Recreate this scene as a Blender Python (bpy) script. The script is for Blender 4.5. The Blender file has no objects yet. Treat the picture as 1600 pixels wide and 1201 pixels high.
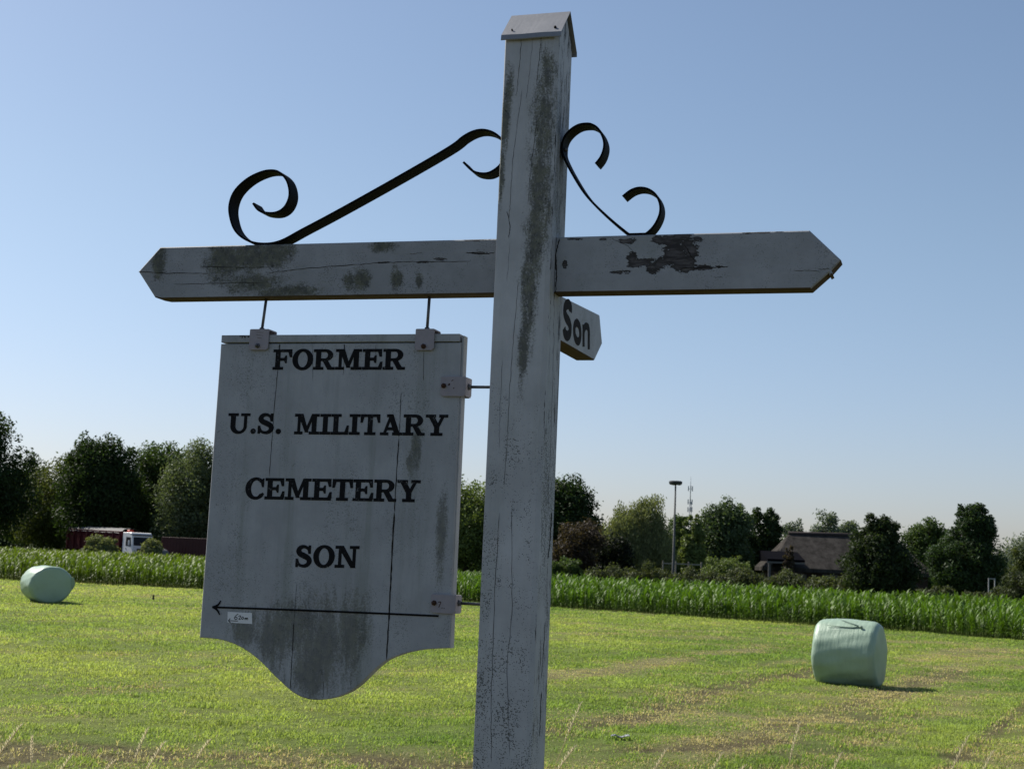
import bpy, math, random
import numpy as np
from mathutils import Vector, Matrix
random.seed(7); rng = np.random.default_rng(7)
S = bpy.context.scene
COL = S.collection

# ------------------------------------------------------------------ camera
F = 2219.0; TH = math.atan(.043); PT = math.atan(274*math.cos(TH)/F); EYE = 2.0
_f = np.array([0, math.cos(PT), math.sin(PT)])
_r0 = np.array([1., 0, 0]); _u0 = np.array([0, -math.sin(PT), math.cos(PT)])
_r = math.cos(TH)*_r0 + math.sin(TH)*_u0
_u = -math.sin(TH)*_r0 + math.cos(TH)*_u0
_C = np.array([0, 0, EYE])
cam = bpy.data.cameras.new('camera'); cam_o = bpy.data.objects.new('camera', cam); COL.objects.link(cam_o)
m = Matrix.Identity(4)
for i in range(3):
    m[i][0] = _r[i]; m[i][1] = _u[i]; m[i][2] = -_f[i]; m[i][3] = _C[i]
cam_o.matrix_world = m
cam.sensor_width = 36; cam.lens = F/1600*36; cam.clip_start = .05; cam.clip_end = 6000
cam.dof.use_dof = True; cam.dof.focus_distance = 3.75; cam.dof.aperture_fstop = 18
S.camera = cam_o

# ------------------------------------------------------------------ sky, sun, exposure
SUN_AZ, SUN_EL = math.radians(-55), math.radians(46)
W = bpy.data.worlds.new('World'); S.world = W; W.use_nodes = True
wn = W.node_tree.nodes; wl = W.node_tree.links
sky = wn.new('ShaderNodeTexSky'); sky.sky_type = 'NISHITA'; sky.sun_disc = False
sky.sun_elevation = SUN_EL; sky.sun_rotation = SUN_AZ
sky.altitude = 0; sky.air_density = 1.0; sky.dust_density = 0.85; sky.ozone_density = 1.2
bg = wn['Background']; bg.inputs['Strength'].default_value = .085
tc = wn.new('ShaderNodeTexCoord'); sx_ = wn.new('ShaderNodeSeparateXYZ'); wl.new(tc.outputs['Generated'], sx_.inputs[0])
mr = wn.new('ShaderNodeMapRange'); mr.interpolation_type = 'SMOOTHSTEP'; wl.new(sx_.outputs[2], mr.inputs[0])
mr.inputs[1].default_value = .0; mr.inputs[2].default_value = .26; mr.inputs[3].default_value = 1; mr.inputs[4].default_value = 0
tint = wn.new('ShaderNodeMix'); tint.data_type = 'RGBA'; tint.blend_type = 'MULTIPLY'; wl.new(mr.outputs[0], tint.inputs[0])
wl.new(sky.outputs[0], tint.inputs[6]); tint.inputs[7].default_value = (.86, .865, 1.06, 1)
wl.new(tint.outputs[2], bg.inputs[0])
sd = Vector((math.sin(SUN_AZ)*math.cos(SUN_EL), math.cos(SUN_AZ)*math.cos(SUN_EL), math.sin(SUN_EL)))
sun = bpy.data.lights.new('sun', 'SUN'); sun.energy = 5.0; sun.angle = math.radians(.5); sun.color = (1, .95, .86)
sun_o = bpy.data.objects.new('sun', sun); COL.objects.link(sun_o)
sun_o.rotation_euler = (-sd).to_track_quat('-Z', 'Y').to_euler()
S.view_settings.view_transform = 'Standard'; S.view_settings.look = 'None'
S.view_settings.exposure = 0.45; S.view_settings.gamma = 1
S.cycles.max_bounces = 6; S.cycles.transparent_max_bounces = 6

# ------------------------------------------------------------------ measuring helpers
def ray(x, y): return _f + (x-800)/F*_r - (y-600.5)/F*_u
def at(x, y, Y):
    d = ray(x, y); return _C + d*(Y/d[1])
def ground(x, y, z=0.):
    d = ray(x, y); return _C + d*((z-EYE)/d[2])
PSI = math.radians(17.3)
EX = np.array([math.cos(PSI), -math.sin(PSI), 0]); EW = np.array([math.sin(PSI), math.cos(PSI), 0])
P0 = np.array([.0351, 3.7439, 0.])
def loc(p): q = p-P0; return (float(q@EX), float(q@EW), float(q[2]))
def onw(x, y, w):
    d = ray(x, y); return loc(_C + d*(((P0+EW*w-_C)@EW)/(d@EW)))
def onu(x, y, u):
    d = ray(x, y); return loc(_C + d*(((P0+EX*u-_C)@EX)/(d@EX)))

# ------------------------------------------------------------------ object helpers
def props(o, label=None, cat=None, group=None, kind=None):
    if label: o['label'] = label
    if cat: o['category'] = cat
    if group: o['group'] = group
    if kind: o['kind'] = kind
    return o
def empty(name, label, cat, locn=(0, 0, 0), rz=0, group=None):
    o = bpy.data.objects.new(name, None); COL.objects.link(o)
    o.location = locn; o.rotation_euler = (0, 0, rz); o.empty_display_size = .2
    return props(o, label, cat, group)

class MB:
    def __init__(s): s.v = []; s.f = []; s.m = []; s.sm = []
    def add(s, vs, fs, mat=0, smooth=False):
        b = len(s.v); s.v += [tuple(map(float, p)) for p in vs]
        for f in fs: s.f.append([b+i for i in f]); s.m.append(mat); s.sm.append(smooth)
        return s
    def box(s, x0, y0, z0, x1, y1, z1, mat=0, bev=0.):
        b = min(bev, .45*(x1-x0), .45*(y1-y0), .45*(z1-z0)) if bev else 0
        if not b:
            vs = [(x, y, z) for z in (z0, z1) for (x, y) in ((x0, y0), (x1, y0), (x1, y1), (x0, y1))]
            return s.add(vs, [(0, 3, 2, 1), (4, 5, 6, 7), (0, 1, 5, 4), (1, 2, 6, 5), (2, 3, 7, 6), (3, 0, 4, 7)], mat)
        ring = []
        def oct_(d): return [(x0+b+d*0, y0+d), ]
        def rect8(i):   # footprint with cut corners, inset i
            X0, X1, Y0, Y1 = x0+i, x1-i, y0+i, y1-i; c = max(b-i, 1e-5)
            return [(X0+c, Y0), (X1-c, Y0), (X1, Y0+c), (X1, Y1-c), (X1-c, Y1), (X0+c, Y1), (X0, Y1-c), (X0, Y0+c)]
        for z, i in ((z0, b*.7), (z0+b*.7, 0), (z1-b*.7, 0), (z1, b*.7)):
            ring.append([(x, y, z) for x, y in rect8(i)])
        vs = sum(ring, []); fs = [list(range(7, -1, -1)), list(range(24, 32))]
        for k in range(3):
            for i in range(8):
                j = (i+1) % 8; fs.append((k*8+i, k*8+j, k*8+8+j, k*8+8+i))
        return s.add(vs, fs, mat)
    def prism(s, poly, axis, a, b, mat=0, bev=0.):
        """poly: 2D points; axis 'y': (x,z) swept from y=a to y=b; axis 'x': (y,z) swept along x; axis 'z'."""
        n = len(poly)
        def P(p, t):
            return (p[0], t, p[1]) if axis == 'y' else ((t, p[0], p[1]) if axis == 'x' else (p[0], p[1], t))
        lev = [(a, 0), (b, 0)]
        cx = sum(p[0] for p in poly)/n; cz = sum(p[1] for p in poly)/n
        if bev:
            lev = [(a, bev), (a+bev*math.copysign(1, b-a), 0), (b-bev*math.copysign(1, b-a), 0), (b, bev)]
        vs = []
        for t, i in lev:
            for p in inset(poly, i): vs.append(P(p, t))
        L = len(lev)
        fs = [list(range(n)), [(L-1)*n+i for i in range(n-1, -1, -1)]]
        for k in range(L-1):
            for i in range(n):
                j = (i+1) % n; fs.append((k*n+i, k*n+n+i, k*n+n+j, k*n+j))
        return s.add(vs, fs, mat)
    def tube(s, pts, rad, n=8, mat=0, cap=True):
        pts = [Vector(p) for p in pts]; N = len(pts)
        if not hasattr(rad, '__len__'): rad = [rad]*N
        vs = []; fs = []; up = None
        for i, p in enumerate(pts):
            t = (pts[min(i+1, N-1)]-pts[max(i-1, 0)]).normalized()
            if up is None: up = t.orthogonal().normalized()
            up = (up-t*up.dot(t)).normalized(); sd_ = t.cross(up)
            for k in range(n):
                a = 2*math.pi*k/n; vs.append(p+(up*math.cos(a)+sd_*math.sin(a))*rad[i])
        for i in range(N-1):
            for k in range(n):
                j = (k+1) % n; fs.append((i*n+k, i*n+j, i*n+n+j, i*n+n+k))
        if cap: fs += [list(range(n-1, -1, -1)), [(N-1)*n+k for k in range(n)]]
        return s.add(vs, fs, mat, True)
    def build(s, name, mats, parent=None, recalc=True):
        me = bpy.data.meshes.new(name); me.from_pydata(s.v, [], s.f)
        for mt in (mats if isinstance(mats, (list, tuple)) else [mats]): me.materials.append(mt)
        me.polygons.foreach_set('material_index', s.m); me.polygons.foreach_set('use_smooth', s.sm)
        if recalc:
            import bmesh
            bm = bmesh.new(); bm.from_mesh(me); bmesh.ops.recalc_face_normals(bm, faces=bm.faces); bm.to_mesh(me); bm.free()
        me.update()
        o = bpy.data.objects.new(name, me); COL.objects.link(o); o.parent = parent
        return o

def inset(poly, d):
    if not d: return poly
    n = len(poly); A = sum(poly[i][0]*poly[(i+1) % n][1]-poly[(i+1) % n][0]*poly[i][1] for i in range(n))
    sg = 1 if A > 0 else -1; out = []
    for i in range(n):
        p0, p1, p2 = Vector(poly[i-1]), Vector(poly[i]), Vector(poly[(i+1) % n])
        e1 = (p1-p0).normalized(); e2 = (p2-p1).normalized()
        n1 = Vector((-e1.y, e1.x))*sg; n2 = Vector((-e2.y, e2.x))*sg
        b = n1+n2; l = b.length_squared
        out.append(tuple(p1+b*(2*d/l)) if l > .3 else tuple(p1+n1*d))
    return out

def np_mesh(name, verts, quads, mat, parent=None, color=None, smooth=False):
    """verts (N,3), quads (M,4) or (M,3) -> object; color (N,3) goes to the attribute 'tint'"""
    me = bpy.data.meshes.new(name); k = quads.shape[1]
    me.vertices.add(len(verts)); me.vertices.foreach_set('co', verts.astype(np.float32).ravel())
    me.loops.add(quads.size); me.loops.foreach_set('vertex_index', quads.astype(np.int32).ravel())
    me.polygons.add(len(quads)); me.polygons.foreach_set('loop_start', np.arange(0, quads.size, k, dtype=np.int32))
    if smooth: me.polygons.foreach_set('use_smooth', np.ones(len(quads), dtype=bool))
    if color is not None:
        a = me.color_attributes.new('tint', 'FLOAT_COLOR', 'POINT')
        a.data.foreach_set('color', np.concatenate([color, np.ones((len(color), 1))], 1).astype(np.float32).ravel())
    me.materials.append(mat); me.update(calc_edges=True); me.validate()
    o = bpy.data.objects.new(name, me); COL.objects.link(o); o.parent = parent
    return o

# ------------------------------------------------------------------ material helpers
class NT:
    def __init__(s, name):
        s.m = bpy.data.materials.new(name); s.m.use_nodes = True
        s.t = s.m.node_tree; s.t.nodes.clear()
        s.out = s.n('ShaderNodeOutputMaterial'); s.b = s.n('ShaderNodeBsdfPrincipled')
        s.l(s.b.outputs[0], s.out.inputs[0])
    def n(s, t, **k):
        x = s.t.nodes.new(t)
        for a, v in k.items(): setattr(x, a, v)
        return x
    def l(s, a, b): s.t.links.new(a, b)
    def put(s, sock, v):
        if hasattr(v, 'is_output'): s.l(v, sock)
        else: sock.default_value = v
    def math(s, op, a, b=0., c=None, clamp=False):
        x = s.n('ShaderNodeMath', operation=op); x.use_clamp = clamp
        s.put(x.inputs[0], a); s.put(x.inputs[1], b)
        if c is not None: s.put(x.inputs[2], c)
        return x.outputs[0]
    def vmath(s, op, a, b=(0, 0, 0)):
        x = s.n('ShaderNodeVectorMath', operation=op); s.put(x.inputs[0], a); s.put(x.inputs[1], b)
        return x.outputs[1] if op in ('LENGTH', 'DISTANCE', 'DOT_PRODUCT') else x.outputs[0]
    def obj(s): return s.n('ShaderNodeTexCoord').outputs['Object']
    def noise(s, vec, scale, detail=4, rough=.6, stretch=None, dist=0):
        if stretch: vec = s.vmath('MULTIPLY', vec, stretch)
        x = s.n('ShaderNodeTexNoise'); s.l(vec, x.inputs['Vector']); x.inputs['Scale'].default_value = scale
        x.inputs['Detail'].default_value = detail; x.inputs['Roughness'].default_value = rough
        x.inputs['Distortion'].default_value = dist
        return x.outputs['Fac']
    def ramp(s, v, lo, hi, a=0., b=1.):
        x = s.n('ShaderNodeMapRange'); x.interpolation_type = 'SMOOTHSTEP'
        s.put(x.inputs[0], v); x.inputs[1].default_value = lo; x.inputs[2].default_value = hi
        x.inputs[3].default_value = a; x.inputs[4].default_value = b
        return x.outputs[0]
    def mix(s, fac, a, b):
        x = s.n('ShaderNodeMix', data_type='RGBA'); s.put(x.inputs[0], fac)
        for k, v in ((6, a), (7, b)):
            if hasattr(v, 'is_output'): s.l(v, x.inputs[k])
            else: x.inputs[k].default_value = (*v, 1) if len(v) == 3 else v
        return x.outputs[2]
    def bump(s, h, strength=.3, dist=.01):
        x = s.n('ShaderNodeBump'); s.l(h, x.inputs['Height']); x.inputs['Strength'].default_value = strength
        x.inputs['Distance'].default_value = dist; s.l(x.outputs[0], s.b.inputs['Normal'])
    def set(s, col=None, rough=None, spec=None, metal=None):
        if col is not None: s.put(s.b.inputs['Base Color'], (*col, 1) if isinstance(col, tuple) else col)
        if rough is not None: s.put(s.b.inputs['Roughness'], rough)
        if spec is not None: s.put(s.b.inputs['Specular IOR Level'], spec)
        if metal is not None: s.put(s.b.inputs['Metallic'], metal)
        return s.m

def simple(name, col, rough=.6, spec=.3, metal=0, var=.25, scale=20, bump=.1):
    t = NT(name); c = t.obj(); n = t.noise(c, scale, 5)
    t.set(t.mix(n, tuple(x*(1-var) for x in col), tuple(min(1, x*(1+var)) for x in col)), rough, spec, metal)
    if bump: t.bump(t.noise(c, scale*4, 4), bump, .004)
    return t.m

def blob_mask(t, co, blobs):
    """largest 1-|p-c|/r over ellipses given as (u, v, ru, rv)"""
    res = None
    for (u, v, ru, rv) in blobs:
        d = t.vmath('LENGTH', t.vmath('MULTIPLY', t.vmath('SUBTRACT', co, (u, 0, v)), (1/ru, 0, 1/rv)))
        k = t.math('SUBTRACT', 1., d)
        res = k if res is None else t.math('MAXIMUM', res, k)
    return res

def old_paint(name, moss=(), peel=(), vertical=True, speck=.5, edge_flake=None, clean_above=None, base=(.41, .42, .445), streak=.5):
    t = NT(name); co = t.obj()
    st = (1, 1, .12) if vertical else (.12, 1, 1)
    grain = t.noise(co, 40, 5, .6, st)
    cloud = t.noise(co, 6, 5, .65)
    c = t.mix(t.ramp(cloud, .3, .75), tuple(x*.82 for x in base), tuple(x*1.06 for x in base))
    c = t.mix(t.ramp(grain, .5, .8, 0, .30*streak), c, tuple(x*.7 for x in base))
    wide = t.noise(co, 13, 5, .7, (1, 1, .07) if vertical else (.5, 1, .5))
    c = t.mix(t.ramp(wide, .48, .72, 0, .55*streak), c, (base[0]*.50, base[1]*.54, base[2]*.46))
    c = t.mix(t.ramp(t.noise(co, 19, 5, .7), .55, .8, 0, .35), c, (base[0]*1.1, base[1]*.96, base[2]*.96))
    # mildew specks: scattered dots, thicker where the paint stays damp
    sp = t.noise(co, 210, 3, .7); amt = t.ramp(t.noise(co, 8, 5, .7, (1, 1, .5)), .30, .70)
    if clean_above:
        sz = t.n('ShaderNodeSeparateXYZ'); t.l(co, sz.inputs[0])
        amt = t.math('MULTIPLY', amt, t.ramp(t.math('ADD', sz.outputs[2], t.math('MULTIPLY', cloud, .5)), clean_above-.35, clean_above+.35, 1., .0))
    vo = t.n('ShaderNodeTexVoronoi'); t.l(co, vo.inputs['Vector']); vo.inputs['Scale'].default_value = 290
    rnd = t.n('ShaderNodeSeparateColor'); t.l(vo.outputs['Color'], rnd.inputs[0])
    dot = t.math('SUBTRACT', t.math('MULTIPLY', rnd.outputs[0], t.math('MULTIPLY_ADD', amt, .70 if speck < .7 else .98, .02)), vo.outputs['Distance'])
    sm = t.ramp(dot, -.02, .12)
    v2 = t.n('ShaderNodeTexVoronoi'); t.l(t.vmath('MULTIPLY', co, (1, 1, .8)), v2.inputs['Vector']); v2.inputs['Scale'].default_value = 95
    rn2 = t.n('ShaderNodeSeparateColor'); t.l(v2.outputs['Color'], rn2.inputs[0])
    d2 = t.math('SUBTRACT', t.math('MULTIPLY', t.math('MULTIPLY', rn2.outputs[0], rn2.outputs[1]), t.math('MULTIPLY_ADD', amt, .38, .01)), t.math('ADD', v2.outputs['Distance'], t.math('MULTIPLY', sp, .1)))
    sm = t.math('MAXIMUM', sm, t.ramp(d2, -.02, .04))
    c = t.mix(t.math('MULTIPLY', sm, speck), c, (.045, .048, .042))
    if moss:
        mk = blob_mask(t, co, moss)
        gs = (1, 1, .28) if vertical else (.5, 1, .8)
        wob = t.math('MULTIPLY', t.math('SUBTRACT', t.noise(co, 20, 7, .75, gs), .5), 2.0)
        cov = t.ramp(t.math('ADD', mk, wob), -.65, 1.0)
        nn = t.math('ADD', t.math('MULTIPLY', t.noise(co, 190, 4, .8), .55), t.math('MULTIPLY', t.noise(co, 60, 5, .75, gs), .45))
        k = t.ramp(t.math('ADD', nn, t.math('MULTIPLY_ADD', cov, .36, -.17)), .43, .66)
        hue = t.mix(t.ramp(t.noise(co, 45, 5, .7), .4, .62), (.036, .037, .026), (.082, .084, .048))
        c = t.mix(t.math('MULTIPLY', k, .64 if speck < .45 else .84), c, hue)
        flk = t.math('MULTIPLY', t.ramp(t.noise(co, 85, 6, .8, (1, 1, .6)), .57, .62), t.ramp(cov, .35, .8))
        c = t.mix(t.math('MULTIPLY', flk, .4 if speck < .45 else .8), c, (.02, .022, .018))
    bumpv = t.math('ADD', grain, t.math('MULTIPLY', sp, .3))
    if peel:
        mk = blob_mask(t, co, peel)
        wob = t.math('MULTIPLY', t.math('SUBTRACT', t.noise(co, 14, 8, .68, (.45, 1, 1) if not vertical else (1, 1, .3)), .5), 3.6)
        wob2 = t.math('MULTIPLY', t.math('SUBTRACT', t.noise(co, 55, 6, .75, (.5, 1, 1) if not vertical else (1, 1, .5)), .5), 2.6)
        v = t.math('ADD', t.math('ADD', mk, wob), wob2)
        pk = t.ramp(v, .33, .36); rim = t.ramp(v, .36, .85, 0, 1)
        wood = t.mix(t.ramp(t.noise(co, 70, 5, .7, (.1, 1, 1) if not vertical else (1, 1, .1)), .35, .65), (.018, .015, .015), (.115, .105, .108))
        wood = t.mix(rim, (.025, .022, .02), wood)  # dark outline along the peel edge, partly a shadow put into the colour
        c = t.mix(pk, c, wood)
        bumpv = t.math('SUBTRACT', bumpv, t.math('MULTIPLY', pk, 1.2))
    if edge_flake:
        sx = t.n('ShaderNodeSeparateXYZ'); t.l(co, sx.inputs[0])
        on = t.math('GREATER_THAN', sx.outputs[0], edge_flake)
        fl = t.ramp(t.noise(co, 46, 8, .8, (1, 1.3, .17)), .565, .58)
        zz = t.ramp(t.noise(co, 5, 3, .6, (.2, .2, 1)), .36, .48)
        k = t.math('MULTIPLY', t.math('MULTIPLY', fl, on), zz)
        c = t.mix(k, c, (.035, .033, .032))
    t.set(c, .62, .25)
    t.bump(bumpv, .35, .003)
    return t.m

def leaf_mat(name, rough=.5, trans=.35, spec=.35, gain=1.0, tcol=(1.25, 1.3, .55)):
    """foliage coloured by the 'tint' attribute; thin leaves let some light through"""
    t = NT(name); a = t.n('ShaderNodeAttribute'); a.attribute_name = 'tint'
    t.l(a.outputs['Color'], t.b.inputs['Base Color']); t.set(None, rough, spec)
    tr = t.n('ShaderNodeBsdfTranslucent')
    t.l(t.vmath('MULTIPLY', a.outputs['Color'], tcol), tr.inputs[0])
    mx = t.n('ShaderNodeMixShader'); mx.inputs[0].default_value = trans
    t.l(t.b.outputs[0], mx.inputs[1]); t.l(tr.outputs[0], mx.inputs[2]); t.l(mx.outputs[0], t.out.inputs[0])
    return t.m

M_grass = leaf_mat('grass_blades', .6, .5, .2, tcol=(1.15, 1.15, .75))
M_maize = leaf_mat('maize_leaves', .52, .28, .22, tcol=(1.2, 1.4, .4))
M_leaf = leaf_mat('tree_leaves', .6, .36, .2, tcol=(1.35, 1.4, .6))
M_straw = leaf_mat('dry_straw', .6, .35, .3, tcol=(1.2, 1.1, .8))
M_bark = simple('bark', (.075, .062, .05), .9, .1, 0, .4, 6, .6)
M_iron = simple('black_iron', (.002, .002, .003), .65, .07, 0, .3, 60, .15)
M_steel = simple('grey_steel', (.10, .10, .105), .5, .5, .6, .3, 80, .1)
M_black = simple('black_lettering', (.005, .005, .006), .7, .08, 0, .3, 60, 0)
def worn(name, col):
    t = NT(name); co = t.obj(); ch = t.ramp(t.math('ADD', t.noise(co, 130, 6, .8), t.math('MULTIPLY', t.noise(co, 14, 4), .35)), .80, .86)
    t.set(t.mix(ch, t.mix(t.noise(co, 25, 5, .7, (1, 1, .3)), tuple(x*.6 for x in col), tuple(x*2.2 for x in col)), (.16, .165, .17)), .7, .08)
    return t.m
M_letter = worn('worn_black_lettering', (.006, .006, .007))
M_brown_letter = simple('brown_lettering', (.014, .010, .008), .7, .08, 0, .4, 60, 0)
M_crack = simple('dark_crack', (.018, .016, .014), .9, .05, 0, .3, 60, 0)
M_rust = simple('rust', (.055, .028, .018), .85, .2, 0, .5, 90, .2)

# ------------------------------------------------------------------ ground and field
def sstep(a, b, x):
    t = np.clip((x-a)/(b-a), 0, 1); return t*t*(3-2*t)
_k = rng.uniform(-1, 1, (40, 2)); _ph = rng.uniform(0, 6.28, 40)
def wav(x, y, f, seed=0):
    """cheap smooth noise in -1..1"""
    s = 0
    for i in range(7):
        j = (i+seed*7) % 40; a = 1+.55*i
        s = s+np.sin((x*_k[j, 0]+y*_k[j, 1])*f*a+_ph[j])/(1+.35*i)
    return s/3.2
_gt = np.random.default_rng(3).random((256, 256))
def vnoise(x, y, f):
    x = x*f+1000; y = y*f+1000; xi = np.floor(x).astype(int); yi = np.floor(y).astype(int)
    fx = x-xi; fy = y-yi; fx = fx*fx*(3-2*fx); fy = fy*fy*(3-2*fy)
    g = lambda i, j: _gt[i % 256, j % 256]
    return (g(xi, yi)*(1-fx)+g(xi+1, yi)*fx)*(1-fy)+(g(xi, yi+1)*(1-fx)+g(xi+1, yi+1)*fx)*fy
def fbm(x, y, f):
    return (vnoise(x, y, f)+.5*vnoise(x, y, 2.1*f)+.25*vnoise(x, y, 4.3*f)+.12*vnoise(x, y, 9*f))/1.87
def gz(x, y):
    return .4*(1-sstep(5., 11.5, y))+.035*wav(x, y, .9)*sstep(5, 12, y)*(1-sstep(60, 120, y))
def pline(pts): return np.array([ground(*p)[:2] for p in pts])
def dist_pl(x, y, pl):
    d = np.full(x.shape, 1e9)
    for a, b in zip(pl[:-1], pl[1:]):
        v = b-a; L = v@v
        t = np.clip(((x-a[0])*v[0]+(y-a[1])*v[1])/L, 0, 1)
        d = np.minimum(d, np.hypot(x-a[0]-t*v[0], y-a[1]-t*v[1]))
    return d
STRAW = [(pline([(840, 1064), (960, 1047), (1080, 1026), (1210, 1011)]), .45, 1.0),
         (pline([(1000, 1125), (1060, 1113), (1110, 1098)]), .5, .8),
         (pline([(-60, 912), (120, 921), (310, 936), (520, 944), (760, 955)]), .5, .6),
         (pline([(1420, 1030), (1500, 1022), (1560, 1015), (1640, 1010)]), .9, .8),
         (pline([(1390, 1000), (1480, 1005), (1560, 1015)]), 1.0, .5),
         (pline([(860, 990), (1000, 985), (1250, 990)]), .8, .3),
         (pline([(1100, 1165), (1300, 1110), (1420, 1070), (1560, 1025)]), .6, .9),
         (pline([(1040, 1196), (1150, 1172), (1260, 1150)]), .5, .6),
         (pline([(0, 1120), (160, 1080), (330, 1050)]), .5, .35)]
SOIL = [(pline([(820, 1150), (900, 1138), (1000, 1114), (1100, 1083), (1200, 1060), (1290, 1044)]), .50, .85),
        (pline([(1440, 1235), (1490, 1192), (1545, 1148), (1600, 1104), (1650, 1070)]), .12, 1.2),
        (pline([(-60, 1160), (100, 1170), (300, 1172), (520, 1180), (740, 1190)]), .35, .6),
        (pline([(980, 1172), (1120, 1168), (1210, 1160)]), .2, .8),
        (pline([(1110, 1168), (1250, 1125), (1400, 1078), (1500, 1045)]), .45, .55), (pline([(1240, 1201), (1330, 1165), (1440, 1110)]), .3, .5), (pline([(272, 1046), (343, 1039)]), .12, .8), (pline([(140, 1074), (240, 1070)]), .14, .7),
        (pline([(184, 993), (290, 983)]), .2, .6), (pline([(1280, 1150), (1330, 1130), (1420, 1090)]), .2, .5)]
RUT = SOIL[1][0]
ROW0 = SOIL[0][0][1]; _d = SOIL[0][0][5]-SOIL[0][0][1]; _d = _d/np.linalg.norm(_d); ROWN = np.array([-_d[1], _d[0]])
def field(x, y):
    """(dry, soil) masks of the mown field"""
    n1 = fbm(x, y, .35); n2 = fbm(x+40, y-9, 1.3); n3 = fbm(x-20, y+70, 3.1)
    dry = .13-.004*x+1.0*(n1-.5)+.9*(n2-.5)
    # long mowing swaths
    dry = dry+.22*np.sin((y*.93-x*.36)*1.9+2.2*(n1-.5))
    # tan rows left by the mower, running with the wheel tracks on the right-hand side
    p = (x-ROW0[0])*ROWN[0]+(y-ROW0[1])*ROWN[1]+.35*(n1-.5)
    dry = dry+.42*np.exp(-(((p % 2.3)-1.15)/.30)**2)*sstep(-.5, 3.5, x)*(.35+1.3*n2)*(1-sstep(34, 46, y))
    for pl, w, a in STRAW: dry = dry+a*np.exp(-(dist_pl(x, y, pl)/w)**2)*(.45+1.1*n2)
    soil = np.clip((n3-.66)*2.2, 0, .5)
    for pl, w, a in SOIL: soil = soil+a*np.exp(-(dist_pl(x+.25*(n2-.5), y+.5*(n2-.5), pl)/w)**2)*np.clip(.25+1.5*n3-.1, .3, 1.3)
    # the bare strip on this side of the rut at the right
    side = (x-np.interp(y, RUT[:, 1], RUT[:, 0]))
    s2 = sstep(.0, .35, side)*(y < 23)*(x > 0)
    dry = dry+.5*s2; soil = soil+.3*s2*n2
    edge = 1-sstep(13.4, 15.6, y+.05*x+1.6*(n2-.5)); dry = dry+.45*edge; soil = soil+1.1*edge*np.clip(n3*2.6-.75, 0, 1)
    return np.clip(dry, 0, 1.2), np.clip(soil, 0, 1)
G_GREEN = np.array([.292, .345, .085]); G_LUSH = np.array([.165, .245, .05]); G_STRAW = np.array([.345, .30, .155]); G_SOIL = np.array([.165, .135, .075])
def mix3(a, b, t): return a*(1-t[:, None])+b*t[:, None]
def field_col(x, y, jitter=None):
    dry, soil = field(x, y)
    g = mix3(G_GREEN, G_LUSH, np.clip(fbm(x+7, y+3, .22)*2.2-.6+.02*(x), 0, 1))
    c = mix3(g, G_STRAW, np.clip(dry-.12, 0, 1)*.72)
    c = mix3(c, G_SOIL, np.clip(soil, 0, .9))
    return c, dry, soil

def axis_lines(fine_lo, fine_hi, step, far, g=1.28):
    a = list(np.arange(fine_lo, fine_hi+1e-6, step)); d = step; up = [a[-1]]
    while up[-1] < far: d *= g; up.append(up[-1]+d)
    d = step; dn = [a[0]]
    while dn[-1] > -far: d *= g; dn.append(dn[-1]-d)
    return np.array(dn[:0:-1]+a+up[1:])
gx = axis_lines(-20, 20, .2, 3000); gy = axis_lines(3, 50, .2, 3500)
XX, YY = np.meshgrid(gx, gy); fx, fy = XX.ravel(), YY.ravel()
zz = gz(fx, fy); soilz = field(fx, fy)[1]
gc, _, _ = field_col(fx, fy)
gc = gc*(.34+.55*fbm(fx, fy, 4.5))[:, None]  # tint darkened: shade between the blades is put into the ground colour
far = sstep(75, 90, fy)[:, None]; gc = gc*(1-far)+np.array([.05, .075, .02])*far
idx = np.arange(len(fx)).reshape(XX.shape)
q = np.stack([idx[:-1, :-1], idx[:-1, 1:], idx[1:, 1:], idx[1:, :-1]], -1).reshape(-1, 4)
t = NT('field_ground'); a = t.n('ShaderNodeAttribute'); a.attribute_name = 'tint'; co = t.obj()
n = t.noise(co, 18, 6, .7)
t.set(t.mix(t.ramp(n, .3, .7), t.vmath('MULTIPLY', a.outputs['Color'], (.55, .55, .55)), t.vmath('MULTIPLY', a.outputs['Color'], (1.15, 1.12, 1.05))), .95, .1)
t.bump(t.noise(co, 25, 5, .7), .8, .05)
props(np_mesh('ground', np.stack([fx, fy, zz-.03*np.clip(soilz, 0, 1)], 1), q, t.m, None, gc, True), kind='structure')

CORN_NEAR = np.array([(-60, 73), (-24.4, 69.7), (-14.4, 68), (-1.6, 66.1), (5.8, 60.5), (11.6, 55.8), (15.7, 53), (18.5, 47.5), (28, 40), (34, 36)])
CORN_FAR = np.array([(-80, 138), (-44, 138), (-31, 138), (-2.6, 101), (11.1, 94.3), (19.7, 86.5), (29.9, 82), (50, 74)])

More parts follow.
